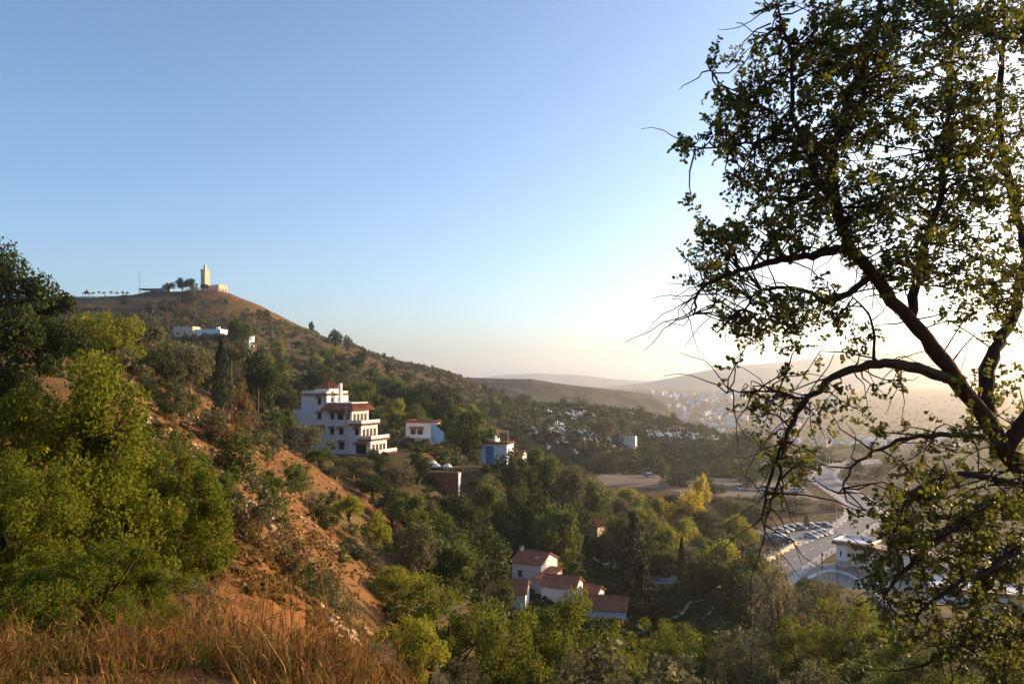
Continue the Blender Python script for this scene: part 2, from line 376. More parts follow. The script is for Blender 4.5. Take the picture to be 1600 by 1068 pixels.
tag(strip(ROAD, -4.0, 4.0, .03, 'road', M['asphalt'], n=5), kind='structure')
tag(strip(ROAD, -6.6, -4.0, .15, 'pavement', M['pave'], n=3), kind='structure')
tag(strip(ROAD, 4.0, 6.2, .15, 'pavement', M['pave'], n=3), kind='structure')
for s in (-4.0, 4.0):
    P = ROAD; T = np.gradient(P, axis=0); T /= np.linalg.norm(T, axis=1)[:, None]; N_ = np.stack([T[:, 1], -T[:, 0]], 1)
    k = MB(); a = P+N_*(s-.1); b2 = P+N_*(s+.1)
    for i in range(len(P)-1):
        zz = [gz(*P[i]), gz(*P[i+1])]
        if i % 2 == 0:
            k.add([(*a[i], zz[0]), (*b2[i], zz[0]), (*b2[i+1], zz[1]), (*a[i+1], zz[1]), (*a[i], zz[0]+.18), (*b2[i], zz[0]+.18), (*b2[i+1], zz[1]+.18), (*a[i+1], zz[1]+.18)],
                  [(4,5,6,7),(0,1,5,4),(1,2,6,5),(2,3,7,6),(3,0,4,7)])
    tag(k.build('kerb', M['paint']), kind='structure')
dash = MB()
for i in range(2, len(ROAD)-2, 3):
    a, b2 = ROAD[i], ROAD[i+1]; t = (b2-a)/np.linalg.norm(b2-a); nn = np.array([t[1], -t[0]])*.09; b2 = a+t*2.4
    z = gz(*a)+.036; dash.add([(*(a-nn), z), (*(a+nn), z), (*(b2+nn), z), (*(b2-nn), z)], [(0, 1, 2, 3)])
tag(dash.build('road_marking', M['paint']), kind='structure')
LP = smooth_path([tuple(p) for p in LOT]); tag(strip(LP, -11, 11, .02, 'parking_lot', M['asphalt'], n=5), kind='structure')
PP = smooth_path([tuple(p) for p in PLAZA]); tag(strip(PP, -12, 13, .016, 'paved_yard', M['asphalt'], n=6), kind='structure')

# far ridge and mountains: solid ridges with their own slopes
def ridge(name, crest, depth, base, mat, seed, rough, label=None):
    px = np.array([c[0] for c in crest], float); n = 160; t = np.linspace(px[0], px[-1], n)
    py = np.interp(t, px, [c[1] for c in crest]); Yc = np.interp(t, px, [c[2] for c in crest])
    s = np.linspace(-1, 1, 41); S, T_ = np.meshgrid(s, np.arange(n), indexing='ij')
    Yy = Yc[T_]+S*depth; Xx = Yc[T_]*(t[T_]-800)/F
    top = -(py[T_]-HY)*Yc[T_]/F
    prof = (1-np.abs(S)**1.25); edge = np.clip(np.minimum(T_, n-1-T_)/14, 0, 1); edge = edge*edge*(3-2*edge)
    Z = base+(top-base)*prof*edge + fbm(Xx/(depth*.35)+seed, Yy/(depth*.35), 5)*rough*np.clip(1.05-prof, .06, .7)
    o = link(bpy.data.objects.new(name, grid_mesh(name, Xx, Yy, Z, mat))); return tag(o, label, kind='structure')
def scrub_mat(name, stops, sc):
    m, nt, b = mat_new(name); n = noise(nt, sc, 8, .72)
    nt.links.new(ramp(nt, n, stops), b.inputs['Base Color']); b.inputs['Roughness'].default_value = .95; b.inputs['Specular IOR Level'].default_value = .1; return m
M['ridge'] = scrub_mat('scrubby_ridge', [(.38, (.020, .022, .012)), (.52, (.050, .045, .024)), (.7, (.12, .095, .055))], .05)
M['mount'] = scrub_mat('mountain_rock', [(.35, (.06, .065, .05)), (.6, (.13, .12, .09))], .004)
ridge('far_ridge', [(560,600,1050),(680,590,1050),(730,589,1050),(790,592,1050),(830,592,1060),(870,598,1080),(920,604,1120),(960,609,1180),(1000,613,1250),(1060,622,1300)], 260, -80, M['ridge'], 3, 30)
ridge('mountain', [(820,606,4600),(930,607,4500),(985,601,4400),(1050,590,4300),(1100,579,4200),(1150,570,4200),(1200,567,4200),(1260,560,4200),(1340,548,4300),(1430,545,4400),(1520,556,4500),(1620,552,4600),(1750,575,4700),(1900,580,4800)], 1100, -70, M['mount'], 11, 60)
ridge('mountain', [(560,604,7200),(700,596,7200),(780,586,7200),(840,583,7200),(900,585,7200),(960,592,7200),(1060,597,7200),(1160,600,7200)], 1200, -70, M['mount'], 23, 60)

def haze():
    m = bpy.data.materials.new('valley_haze'); m.use_nodes = True; nt = m.node_tree
    nt.nodes.remove(nt.nodes['Principled BSDF']); v = nt.nodes.new('ShaderNodeVolumePrincipled')
    v.inputs['Color'].default_value = (.86, .91, 1.0, 1); v.inputs['Density'].default_value = .00015; v.inputs['Anisotropy'].default_value = .75
    nt.links.new(v.outputs[0], nt.nodes['Material Output'].inputs['Volume'])
    hz = MB().box(-9800, 9800, -9800, 9800, -140, 190).build('haze', m); tag(hz, kind='stuff')
haze()
# ------------------------------------------------------------------ plants
def leaves(C, S, aspect=.55, hexa=False, up=.3, dirs=None):
    """leaf blades at points C with sizes S, random attitudes; returns V, Q"""
    n = len(C); a = rng.normal(size=(n, 3)) if dirs is None else dirs+rng.normal(size=(n, 3))*.45
    a /= np.linalg.norm(a, axis=1)[:, None]
    b_ = rng.normal(size=(n, 3)); b_[:, 2] += 0; b_ -= a*(a*b_).sum(1)[:, None]; b_ /= np.linalg.norm(b_, axis=1)[:, None]
    nrm = np.cross(a, b_); S = S[:, None]
    if hexa:
        pts = [(0, -.08, 0), (.28, .42, .07), (.75, .40, .06), (1, 0, 0), (.75, -.40, .06), (.28, -.42, .07)]
        V = np.stack([C+S*(a*p+b_*q*aspect*1.1+nrm*r) for p, q, r in pts], 1).reshape(-1, 3)
        i = np.arange(n)[:, None]*6; Q = np.concatenate([i+np.array([[0, 1, 2, 3]]), i+np.array([[0, 3, 4, 5]])], 0)
    else:
        V = np.stack([C-S*a*.5, C+S*(b_*aspect*.5+nrm*.08), C+S*a*.5, C-S*(b_*aspect*.5-nrm*.08)], 1).reshape(-1, 3)
        Q = np.arange(n)[:, None]*4+np.array([[0, 1, 2, 3]])
    return V, Q

def crown_points(kind, n, seed):
    """clumped leaf positions in a crown about 1 wide and 1 high (z 0..1)"""
    r = np.random.default_rng(seed)
    def clumps(cent, rad, per):
        k = r.integers(0, len(cent), per); d = r.normal(size=(per, 3)); d /= np.linalg.norm(d, axis=1)[:, None]
        return cent[k]+d*(rad[k]*r.random(per)**.42)[:, None], k
    if kind == 'cypress':
        t = r.random(n)**.85; w = .5*np.sin(np.pi*np.clip(t*.93+.07, 0, 1)**.75)**.8*(1+.15*np.sin(t*40+r.random(n)*2))
        a = r.random(n)*6.283; q = r.random(n)**.4; return np.stack([w*q*np.cos(a), w*q*np.sin(a), .03+.97*t], 1), np.zeros((0, 3))
    if kind == 'spruce':
        m = 60; lv = np.sort(r.random(m)); an = r.random(m)*6.283; ln = .5*(1-lv)**.85*(.75+.4*r.random(m))+.03
        k = r.integers(0, m, n); s = r.random(n)**.6; rad = ln[k]*s
        P = np.stack([rad*np.cos(an[k]), rad*np.sin(an[k]), .1+.88*lv[k]-.12*s*ln[k]/.5], 1)+r.normal(size=(n, 3))*np.array([.03, .03, .018]); return P, np.zeros((0, 3))
    lo = {'tree': .22, 'shrub': .02, 'tall': .25, 'bush': .0}[kind]
    m = {'tree': 34, 'shrub': 22, 'tall': 30, 'bush': 90}[kind]
    d = r.normal(size=(m, 3)); d /= np.linalg.norm(d, axis=1)[:, None]; q = r.random(m)**.35
    cz = (lo+1)/2; hz = (1-lo)/2
    c = d*q[:, None]*np.array([.40, .40, hz*.84]); c[:, 2] += cz
    if kind in ('shrub', 'bush'):
        c = d*q[:, None]*np.array([.42, .42, .86]); c[:, 2] = np.abs(c[:, 2])+.02
    else: c[:, :2] *= (1-.25*np.clip((c[:, 2]-cz)/hz, -1, 1))[:, None]
    c[:, :2] += .05*r.normal(size=(m, 2)); rad = (.09+.10*r.random(m))*(.62 if kind == 'bush' else 1)
    P, k = clumps(c, rad, n); P[:, 2] = np.maximum(P[:, 2], .01); return P, c

def make_variant(name, kind, leafmat, n, size, seed, bark='bark', aspect=.55):
    P, cent = crown_points(kind, n, seed)
    if kind not in ('cypress', 'spruce'):
        zt = np.percentile(P[:, 2], 99.3); rx = np.percentile(np.hypot(P[:, 0], P[:, 1]), 97); f = np.array([.5/rx, .5/rx, .98/zt]); P = P*f; cent = cent*f
    V, Q = leaves(P, size*(.6+.8*rng.random(len(P))), aspect)
    crown = np_mesh(name+'_crown', V, Q, leafmat)
    tb = MB(); r = random.Random(seed)
    top = .9 if kind in ('cypress', 'spruce') else .55
    pts = [(0, 0, -.12), (0, 0, 0), (.015*r.uniform(-1, 1), .015*r.uniform(-1, 1), top*.5), (.03*r.uniform(-1, 1), .03*r.uniform(-1, 1), top)]
    tb.tube(pts, [.042, .036, .026, .008], 7)
    for c in cent[:16]:
        z0 = r.uniform(.12, .45)*min(1, c[2]*1.4); b0 = Vector((0, 0, z0)); e = Vector(c); mid = b0.lerp(e, .5)+Vector((0, 0, -.03))
        tb.tube([b0, mid, e], [.016, .010, .004], 5)
    return crown, tb.mesh(name+'_trunk', M[bark], True)
VAR = {}
def variants(key, k, *a, **kw):
    VAR[key] = [make_variant(f'{key}', a[0], a[1], a[2], a[3], 100+hash_(key)+i, **kw) for i in range(k)]
def hash_(s): return sum(ord(c)*(i+3) for i, c in enumerate(s)) % 5000
variants('dark', 3, 'tree', L['dark'], 4200, .052)
variants('mid', 3, 'tree', L['mid'], 4200, .052)
variants('bright', 2, 'tree', L['bright'], 4000, .052)
variants('yellow', 2, 'tree', L['yellow'], 4000, .050)
variants('olive', 3, 'tree', L['olive'], 4200, .048, bark='barkpale')
variants('silver', 2, 'bush', L['silver'], 7000, .034, bark='barkpale')
variants('dry', 2, 'shrub', L['dry'], 2600, .055, bark='barkpale')
variants('shrub', 3, 'shrub', L['dark'], 2200, .062)
variants('oliveshrub', 3, 'shrub', L['olive'], 2400, .060, bark='barkpale')
variants('midshrub', 2, 'shrub', L['mid'], 2400, .060)
variants('tall', 2, 'tall', L['olive'], 4200, .045, bark='barkpale')
variants('cypress', 1, 'cypress', L['pine'], 3600, .055)
variants('spruce', 2, 'spruce', L['pine'], 4200, .055)
variants('neardark', 1, 'bush', L['dark'], 42000, .022)
variants('nearmid', 2, 'bush', L['lush'], 46000, .021)
variants('nearbright', 1, 'tree', L['bright'], 9000, .034)
variants('nearolive', 2, 'bush', L['olive'], 11000, .026)
variants('nearmidtree', 2, 'bush', L['lush'], 18000, .026)
NAMES = {'dark': 'tree', 'mid': 'tree', 'bright': 'tree', 'yellow': 'tree', 'olive': 'olive_tree', 'silver': 'silvery_bush', 'dry': 'dry_bush', 'shrub': 'shrub',
         'oliveshrub': 'shrub', 'midshrub': 'shrub', 'tall': 'eucalyptus_tree', 'cypress': 'cypress_tree', 'spruce': 'conifer_tree',
         'neardark': 'tree', 'nearmid': 'bush', 'nearbright': 'tree', 'nearolive': 'olive_bush', 'nearmidtree': 'tree'}
CATS = {'shrub': 'shrub', 'oliveshrub': 'shrub', 'midshrub': 'shrub', 'dry': 'bush', 'silver': 'bush', 'nearmid': 'bush', 'nearolive': 'bush'}
def plant(kind, x, y, z, w, h, label, group=None, rz=None, pick=None):
    v = VAR[kind]; cr, tr = v[(pick if pick is not None else random.randrange(len(v))) % len(v)]
    e = empty(NAMES[kind], (x, y, z), random.uniform(0, 6.28) if rz is None else rz, label, CATS.get(kind, 'tree'), group)
    e.scale = (w, w, h)
    link(bpy.data.objects.new('crown', cr), e); link(bpy.data.objects.new('trunk', tr), e); return e
def T(kind, px, top, Y, wpx, label, base=None, group=None, hmin=1.8, hmax=16):
    """a plant by where its crown stands in the view: centre, crown top, distance, crown width"""
    x = Y*(px-800)/F; zt = -(top-HY)*Y/F; zg = gz(x, Y); h = min(max(zt-zg, hmin), hmax)
    return plant(kind, x, Y, zt-h if zt-h < zg else zg, wpx*Y/F, h, label, group)

for a in (
 ('neardark', 18, 396, 50, 250, 'large dark tree rising above the skyline at the left edge'),
 ('nearmid', 105, 566, 22, 330, 'huge sunlit leafy bush filling the left foreground'),
 ('nearmid', 255, 705, 25, 220, 'sunlit bush bulging right of the huge foreground bush, above dry grass'),
 ('nearmid', 20, 720, 17, 230, 'shaded leafy bush at the left edge below the huge sunlit bush'),
 ('nearmid', 150, 850, 15, 260, 'shaded leafy bush low in the left foreground behind the grass'),
 ('nearolive', 300, 900, 19, 130, 'low dark bush at the right foot of the sunlit foreground bush'),
 ('nearbright', 165, 490, 92, 120, 'yellow-green tree just right of the large dark tree at left'),
 ('oliveshrub', 185, 545, 80, 110, 'low olive shrub in front of the yellow-green tree at left'),
 ('olive', 235, 500, 125, 70, 'brownish olive tree behind the foreground bush, right of the yellow-green tree'),
 ('olive', 298, 537, 135, 74, 'round olive tree immediately left of the tall dark cypress'),
 ('cypress', 346, 527, 118, 31, 'tall dark cypress on the upper left slope below the white and blue house'),
 ('dry', 375, 592, 130, 52, 'rusty dry bush right of the tall cypress'),
 ('dark', 405, 545, 160, 62, 'dark open-crowned tree up the slope right of the cypress'),
 ('olive', 372, 535, 190, 48, 'small olive tree behind the cypress, right of it'),
 ('oliveshrub', 325, 640, 88, 78, 'round olive bush alone on the orange slope'),
 ('oliveshrub', 275, 598, 100, 62, 'olive bush at the top of the orange slope'),
 ('oliveshrub', 405, 640, 120, 62, 'dry olive bush left of the white hotel'),
 ('mid', 445, 640, 160, 55, 'green tree against the left end of the white hotel'),
 ('olive', 480, 662, 152, 78, 'rounded olive tree before the lower left corner of the hotel'),
 ('olive', 552, 714, 150, 66, 'olive tree below the pink retaining wall'),
 ('dark', 592, 702, 156, 50, 'dark narrow tree before the hotel terraces'),
 ('dark', 652, 710, 160, 44, 'dark tree in front of the parasol terrace'),
 ('olive', 618, 722, 150, 60, 'olive tree left of the dark tree before the parasol terrace'),
 ('mid', 620, 590, 300, 60, 'green tree on the slope directly behind the hotel roofs'),
 ('dark', 500, 570, 260, 62, 'dark tree behind the hotel tower'),
 ('mid', 560, 596, 240, 70, 'green tree behind the right part of the hotel'),
 ('dark', 668, 598, 270, 100, 'broad dark tree above the small white house'),
 ('mid', 725, 640, 205, 95, 'big leafy tree between the small white house and the domed house'),
 ('dark', 700, 625, 240, 60, 'dark tree behind the big leafy tree near the small white house'),
 ('dark', 800, 706, 178, 82, 'big round dark tree in front of the domed house'),
 ('mid', 842, 688, 200, 70, 'green tree right behind the domed house'),
 ('olive', 880, 712, 205, 72, 'sunlit olive tree right of the domed house'),
 ('mid', 925, 748, 215, 66, 'green tree at the left rim of the dirt lot'),
 ('mid', 500, 700, 148, 60, 'green tree at the foot of the hotel just left of the pink wall'),
 ('olive', 525, 728, 140, 56, 'olive tree on the slope below the pink wall corner'),
 ('dark', 582, 742, 140, 62, 'dark tree below the hotel terraces, left of the red wall'),
 ('dark', 612, 762, 132, 70, 'dark thicket tree on the shaded slope left of the red wall foot'),
 ('olive', 665, 778, 140, 66, 'olive tree at the foot of the red earth wall'),
 ('mid', 640, 770, 125, 60, 'green tree on the slope under the red wall left corner'),
 ('dark', 690, 810, 118, 84, 'dark tree in the shaded dip below the red wall'),
 ('oliveshrub', 480, 770, 98, 60, 'grey-green bush beside the bare orange bank below the hotel'),
 ('oliveshrub', 360, 720, 84, 70, 'grey-green bush midway down the left of the orange slope'),
 ('dry', 505, 830, 86, 60, 'rusty bush in the middle of the lower orange slope'),
 ('bright', 546, 775, 108, 55, 'small yellow-leaved tree on the mid slope below the hotel'),
 ('bright', 590, 800, 100, 52, 'yellow-green tree right of the small yellow-leaved tree on the slope'),
 ('olive', 650, 815, 96, 78, 'round olive tree low on the orange slope'),
 ('oliveshrub', 555, 838, 88, 90, 'olive thicket below the yellow-leaved trees on the slope'),
 ('oliveshrub', 432, 745, 92, 66, 'olive bush upper of the slope cluster below the hotel'),
 ('midshrub', 468, 722, 105, 52, 'green bush nearest the hotel in the slope cluster'),
 ('oliveshrub', 400, 775, 78, 70, 'low olive bush in the middle of the orange slope'),
 ('dark', 715, 772, 145, 72, 'dark tree below the red earth wall'),
 ('mid', 768, 752, 160, 70, 'mid green tree right of the red earth wall'),
 ('dark', 752, 822, 125, 110, 'large dark rounded tree in the shaded hollow above the tiled houses'),
 ('dark', 835, 765, 165, 80, 'dark tree below the big round tree of the domed house'),
 ('mid', 868, 792, 158, 80, 'green tree in the hollow left of the orange-roofed house'),
 ('dark', 690, 850, 105, 80, 'dark shrubby tree left of the large rounded tree in the hollow'),
 ('nearolive', 520, 885, 40, 112, 'dark olive bush rising behind the dry foreground grass'),
 ('nearbright', 618, 888, 72, 112, 'small-leaved yellowish tree right of the dark olive bush'),
 ('nearmidtree', 700, 898, 66, 170, 'lush green tree at bottom centre left of the tiled houses'),
 ('nearmidtree', 862, 922, 68, 205, 'largest lush green tree at bottom centre before the tiled roofs'),
 ('nearmidtree', 785, 962, 60, 160, 'lush tree between the two largest bottom trees, lower down'),
 ('nearmidtree', 958, 985, 66, 140, 'lush green tree right of the largest bottom tree'),
 ('nearbright', 640, 965, 54, 120, 'yellowish leafy tree low at the bottom left of centre'),
 ('nearmidtree', 1112, 1005, 60, 130, 'leafy green tree at the bottom under the stone walls'),
 ('nearolive', 565, 1000, 42, 110, 'dark bush at the bottom right of the dry grass'),
 ('nearmidtree', 1255, 965, 60, 120, 'green tree at the bottom below the silvery bush'),
 ('nearmid', 60, 925, 12, 230, 'dark bush in the bottom left corner before the huge bush'),
 ('nearmid', 215, 950, 13, 190, 'leafy low bush in the bottom left among the grass'),
 ('mid', 785, 915, 122, 46, 'green tree pressed against the left cottage'),
 ('bright', 882, 938, 120, 44, 'yellow-green tree between the lower cottages'),
 ('mid', 905, 900, 150, 46, 'green tree behind the narrow shed'),
 ('oliveshrub', 815, 962, 112, 60, 'grey-green bush in front of the tiled cottages'),
 ('nearolive', 905, 1018, 52, 118, 'dark dome-shaped bush at the bottom edge'),
 ('nearmidtree', 1052, 972, 78, 150, 'green tree at bottom right of centre before the stone walls'),
 ('silver', 1218, 868, 66, 110, 'silvery olive bush catching the sun left of the paved yard'),
 ('nearolive', 1290, 905, 66, 120, 'olive tree below the paved yard with dark lamp posts'),
 ('nearmidtree', 1330, 935, 58, 150, 'dark green tree below the yard, right of the silvery bush'),
 ('nearolive', 1170, 985, 55, 150, 'grey-green bush at the bottom below the silvery bush'),
 ('nearmidtree', 1420, 1010, 42, 170, 'leafy bush at the bottom edge under the carob branches'),
 ('nearmidtree', 1570, 1005, 34, 190, 'leafy bush in the bottom right corner'),
 ('nearolive', 1260, 1030, 40, 150, 'olive bush on the bottom edge right of centre'),
 ('silver', 592, 1005, 30, 75, 'pale silvery shrub at the bottom beside the dry grass'),
 ('silver', 682, 1043, 26, 80, 'pale shrub poking up at the bottom edge'),
 ('silver', 1030, 1040, 40, 110, 'pale grey shrub at the bottom edge below the green tree'),
 ('spruce', 990, 778, 155, 74, 'dark conifer with spreading tiers above the pool garden'),
 ('spruce', 1000, 868, 128, 66, 'dark conifer right of the lower tiled house'),
 ('cypress', 1065, 836, 140, 17, 'slender tall cypress beside the pool'),
 ('yellow', 1075, 768, 222, 66, 'bright yellow-green round tree in the middle of the valley'),
 ('bright', 1130, 842, 165, 66, 'yellow-green tree left of the car park wall'),
 ('bright', 1038, 818, 178, 62, 'yellow-green tree below the bright round tree'),
 ('dark', 1110, 868, 148, 120, 'large dark tree right of the slender cypress'),
 ('olive', 1178, 785, 225, 82, 'large olive tree left of the parked cars'),
 ('bright', 985, 762, 240, 52, 'small yellowish tree near the left of the dirt lot'),
 ('olive', 960, 775, 225, 60, 'sunlit olive tree above the dark conifer'),
 ('yellow', 1095, 740, 260, 30, 'small yellow shrub-tree above the bright round tree'),
 ('mid', 1035, 716, 338, 24, 'small upright tree on the dirt lot beside the white van'),
 ('shrub', 1062, 735, 325, 66, 'dark spreading thicket on the dirt lot behind the small upright tree'),
 ('shrub', 1112, 748, 305, 48, 'dark mounded bush at the front of the dirt lot'),
 ('olive', 1100, 727, 330, 17, 'little round tree alone on the dirt lot'),
 ('shrub', 1168, 735, 322, 48, 'dark mounded bush behind the row of parked cars'),
 ('shrub', 1122, 720, 360, 52, 'wide dark bush at the back of the dirt lot'),
 ('shrub', 958, 706, 375, 34, 'pair-sized dark bush on the far rim of the dirt lot'),
 ('tall', 945, 638, 400, 44, 'tall eucalyptus standing over the graves'),
 ('tall', 972, 645, 425, 34, 'second eucalyptus right of the tall one over the graves'),
 ('dark', 1166, 671, 415, 52, 'dark tree at the right end of the graveyard hill'),
 ('olive', 1265, 712, 370, 22, 'roadside tree beside the brick ruin'),
 ('shrub', 1160, 773, 283, 34, 'dark scrub mound under the left end of the car row'),
 ('oliveshrub', 1188, 772, 285, 40, 'brownish scrub mound under the middle of the car row'),
 ('dry', 1222, 772, 285, 46, 'rusty scrub mound under the right of the car row'),
 ('shrub', 1250, 776, 279, 40, 'dark scrub mound at the right end of the car row'),
 ('oliveshrub', 1205, 783, 268, 60, 'broad grey-green scrub midway between the car row and the car park'),
 ('shrub', 1240, 790, 258, 50, 'dark scrub just above the car park back row'),
 ('dry', 1305, 784, 266, 36, 'rusty scrub mound beside the road parapet'),
 ('shrub', 1140, 782, 270, 60, 'dark scrub left of the car row slope'),
 ('shrub', 1110, 774, 282, 50, 'dark scrub at the lower left of the dirt lot'),
 ('shrub', 1220, 777, 275, 70, 'broad brown-green mound of scrub below the parked row of cars'),
 ('shrub', 1300, 786, 272, 46, 'scrub mound between the dirt lot path and the road'),
 ('cypress', 1260, 803, 232, 10, 'small cypress among the parked cars'),
 ('mid', 1350, 742, 350, 60, 'green trees bank right of the curving road'),
 ('olive', 1420, 750, 340, 70, 'hazy olive tree right of the road bend, behind the carob twigs'),
 ('dark', 265, 441, 492, 18, 'round dark tree on the hilltop right of the cafe'),
 ('dark', 285, 434, 496, 22, 'dark tree in the middle of the hilltop clump'),
 ('dark', 298, 435, 494, 20, 'dark tree nearest the minaret in the hilltop clump'),
 ('dark', 319, 443, 490, 14, 'small dark tree at the foot of the minaret'),
 ('tall', 303, 446, 440, 32, 'pale tall tree on the slope under the minaret'),
 ('mid', 372, 486, 310, 46, 'bright green tree right of the white and blue house'),
 ('oliveshrub', 262, 468, 440, 40, 'brown-green bush on the slope under the hilltop cafe'),
 ('dark', 524, 515, 470, 22, 'dark tree breaking the hill skyline'),
 ('dark', 543, 524, 475, 14, 'smaller dark tree right of the one breaking the skyline'),
 ('dark', 487, 502, 505, 10, 'tiny dark tree on the skyline below the bare hilltop'),
 ): T(*a)
# wild shrubs that cannot be told apart: on the hill face, the valley wood, the graveyard hill
KEEP = [(326,520,366,625,122),(1056,836,1075,950,136),(757,850,985,1002,138),(455,595,615,712,160),(630,652,695,708,195),(748,678,818,735,195),(640,712,716,774,160),(1010,880,1064,926,150),(924,860,966,892,165),
        (930,722,1285,772,300),(1205,812,1300,850,215),(1235,715,1400,950,170),(268,508,350,532,318),(1048,942,1130,980,122),(512,700,562,732,160)]
def clear_of(x, Y, w, h, z):      # keep wild growth from standing in front of what the view shows
    u = 800+F*x/Y; hw = .5*w*F/Y; vb = HY-z*F/Y; vt = vb-h*F/Y
    return not any(u+hw > a and u-hw < c and vb > b and vt < d and Y < y0+14 for a, b, c, d, y0 in KEEP)
LOOK = {'dark': 'dark green', 'mid': 'mid green', 'bright': 'yellow-green', 'olive': 'grey-green', 'shrub': 'dark', 'oliveshrub': 'grey-green', 'midshrub': 'mid green', 'dry': 'rusty dry', 'nearolive': 'dense grey-green'}
def scatter(n, kinds, px, py, ymap, wr, noun, group, hr=(.7, 1.1), test=None):
    N = n*14; Y = np.exp(rng.uniform(math.log(ymap[0]), math.log(ymap[1]), N)); u = rng.uniform(*px, N); x = Y*(u-800)/F; z = ground(x, Y); v = HY-z*F/Y
    ok = (v >= py[0]) & (v <= py[1]) & offroad(x, Y); k = 0
    if test: ok &= test(x, Y, u, v)
    for i in np.nonzero(ok)[0]:
        w = random.uniform(*wr); h = w*random.uniform(*hr)
        if not clear_of(x[i], Y[i], w, h, z[i]): continue
        kd = random.choice(kinds); big = 'large ' if w > wr[0]+.7*(wr[1]-wr[0]) else 'small ' if w < wr[0]+.3*(wr[1]-wr[0]) else ''
        lab = f'{big}{LOOK[kd]} {noun}, {whereabouts(x[i], Y[i], z[i])}'
        if len(lab.split()) > 15: lab = f'{LOOK[kd]} {noun.split()[-1] if "tree" not in noun else "tree"}, {whereabouts(x[i], Y[i], z[i])}'
        plant(kd, x[i], Y[i], z[i]-.1, w, h, lab, group); k += 1
        if k >= n: break
def offroad(x, y):
    ok = (seg_dist(x, y, ROAD) > 8) & (seg_dist(x, y, DIRT) > 20) & (seg_dist(x, y, LOT) > 13) & (seg_dist(x, y, PLAZA) > 17)
    for p, q, c, d in PADS: ok &= np.hypot(x-p, y-q) > c*.9
    return ok
TR = ['dark', 'mid', 'olive', 'dark', 'bright', 'mid']
scatter(95, ['shrub', 'oliveshrub', 'shrub', 'midshrub'], (380, 800), (500, 690), (200, 545), (3, 6), 'wild shrub', 'shrubs on the hill slope', test=lambda x, y, u, v: (fbm(x/30, y/30) > -.12) & ~((u < 470) & (v < 520)))
scatter(85, ['bright', 'dark', 'mid', 'dark', 'mid'], (400, 800), (555, 690), (190, 440), (4.5, 9), 'wild tree on the slope', 'trees on the hill slope')
scatter(75, ['olive', 'dark', 'mid', 'olive', 'bright'], (120, 450), (500, 650), (120, 330), (4.5, 8.5), 'bushy hillside tree', 'trees in the belt below the hilltop')
scatter(40, ['shrub', 'dry', 'shrub', 'oliveshrub'], (120, 420), (468, 515), (360, 480), (3, 6), 'low bush', 'low bushes under the hilltop')
scatter(150, TR, (650, 1210), (745, 1010), (105, 285), (5, 9), 'leafy valley tree', 'trees of the valley wood', test=lambda x, y, u, v: ~((u > 960) & (v < 790)))
scatter(40, ['shrub', 'midshrub', 'oliveshrub', 'nearolive'], (600, 1500), (980, 1500), (26, 110), (3.5, 6.5), 'undergrowth bush', 'undergrowth along the bottom edge', hr=(.6, .9))
scatter(60, ['shrub', 'oliveshrub', 'shrub'], (760, 1180), (622, 720), (360, 545), (3, 6.5), 'scrub bush on the graveyard hill', 'scrub on the graveyard hill')
scatter(55, ['oliveshrub', 'dry', 'shrub', 'midshrub', 'midshrub'], (230, 700), (620, 960), (45, 165), (1.8, 4.6), 'slope scrub bush', 'scrub bushes on the orange slope')
scatter(45, ['dark', 'olive', 'mid', 'olive'], (1180, 1600), (690, 800), (270, 520), (3.5, 8), 'tree in the hazy valley', 'trees beside the valley road')
# uncountable scrub on the hill face and the far ridge, and dry tufts on the slope: one mass each
def scrub_mass(name, n, px, ymap, size, mat, label, per=26, leaf=.4, keep=None):
    N = n*3; Y = np.exp(rng.uniform(math.log(ymap[0]), math.log(ymap[1]), N)); x = Y*(rng.uniform(*px, N)-800)/F; z = ground(x, Y); S = rng.uniform(*size, N)
    ok = np.nonzero(offroad(x, Y) & (keep(x, Y, z) if keep else True))[0][:n]; x, Y, z, S = x[ok], Y[ok], z[ok], S[ok]; n = len(x)
    d = rng.normal(size=(n, per, 3)); d /= np.linalg.norm(d, axis=2)[..., None]; d[..., 2] = np.abs(d[..., 2])
    P = np.stack([x, Y, z], 1)[:, None]+d*S[:, None, None]*np.array([.5, .5, .55])*(.6+.4*rng.random((n, per, 1)))
    V, Q = leaves(P.reshape(-1, 3), np.repeat(S, per)*leaf*(.6+.7*rng.random(n*per)), .8)
    return tag(link(bpy.data.objects.new(name, np_mesh(name, V, Q, mat))), label, kind='stuff')
scrub_mass('hill_scrub', 7000, (100, 860), (190, 560), (1.0, 3.8), L['olive'], 'low scrub covering the hill face', keep=lambda x, y, z: (fbm(x/26, y/26) > -.2) & ~((y > 380) & (z > 36)))
scrub_mass('graveyard_scrub', 4200, (780, 1300), (350, 545), (.9, 3.2), L['dark'], 'low dark scrub covering the graveyard hill')
scrub_mass('slope_tufts', 4200, (120, 720), (26, 165), (.1, .6), L['grass'], 'dry tufts on the orange slope', per=14, leaf=.5)
scrub_mass('valley_undergrowth', 2800, (640, 1300), (100, 235), (1.0, 2.6), L['dark'], 'undergrowth of the valley')
scrub_mass('bottom_undergrowth', 2200, (600, 1700), (26, 105), (.6, 1.8), L['dark'], 'undergrowth along the bottom edge', per=60, leaf=.16)
scrub_mass('far_plain_scrub', 3000, (900, 1700), (560, 1900), (2, 7), L['olive'], 'scrub dotted over the far plain', per=10, leaf=.6)

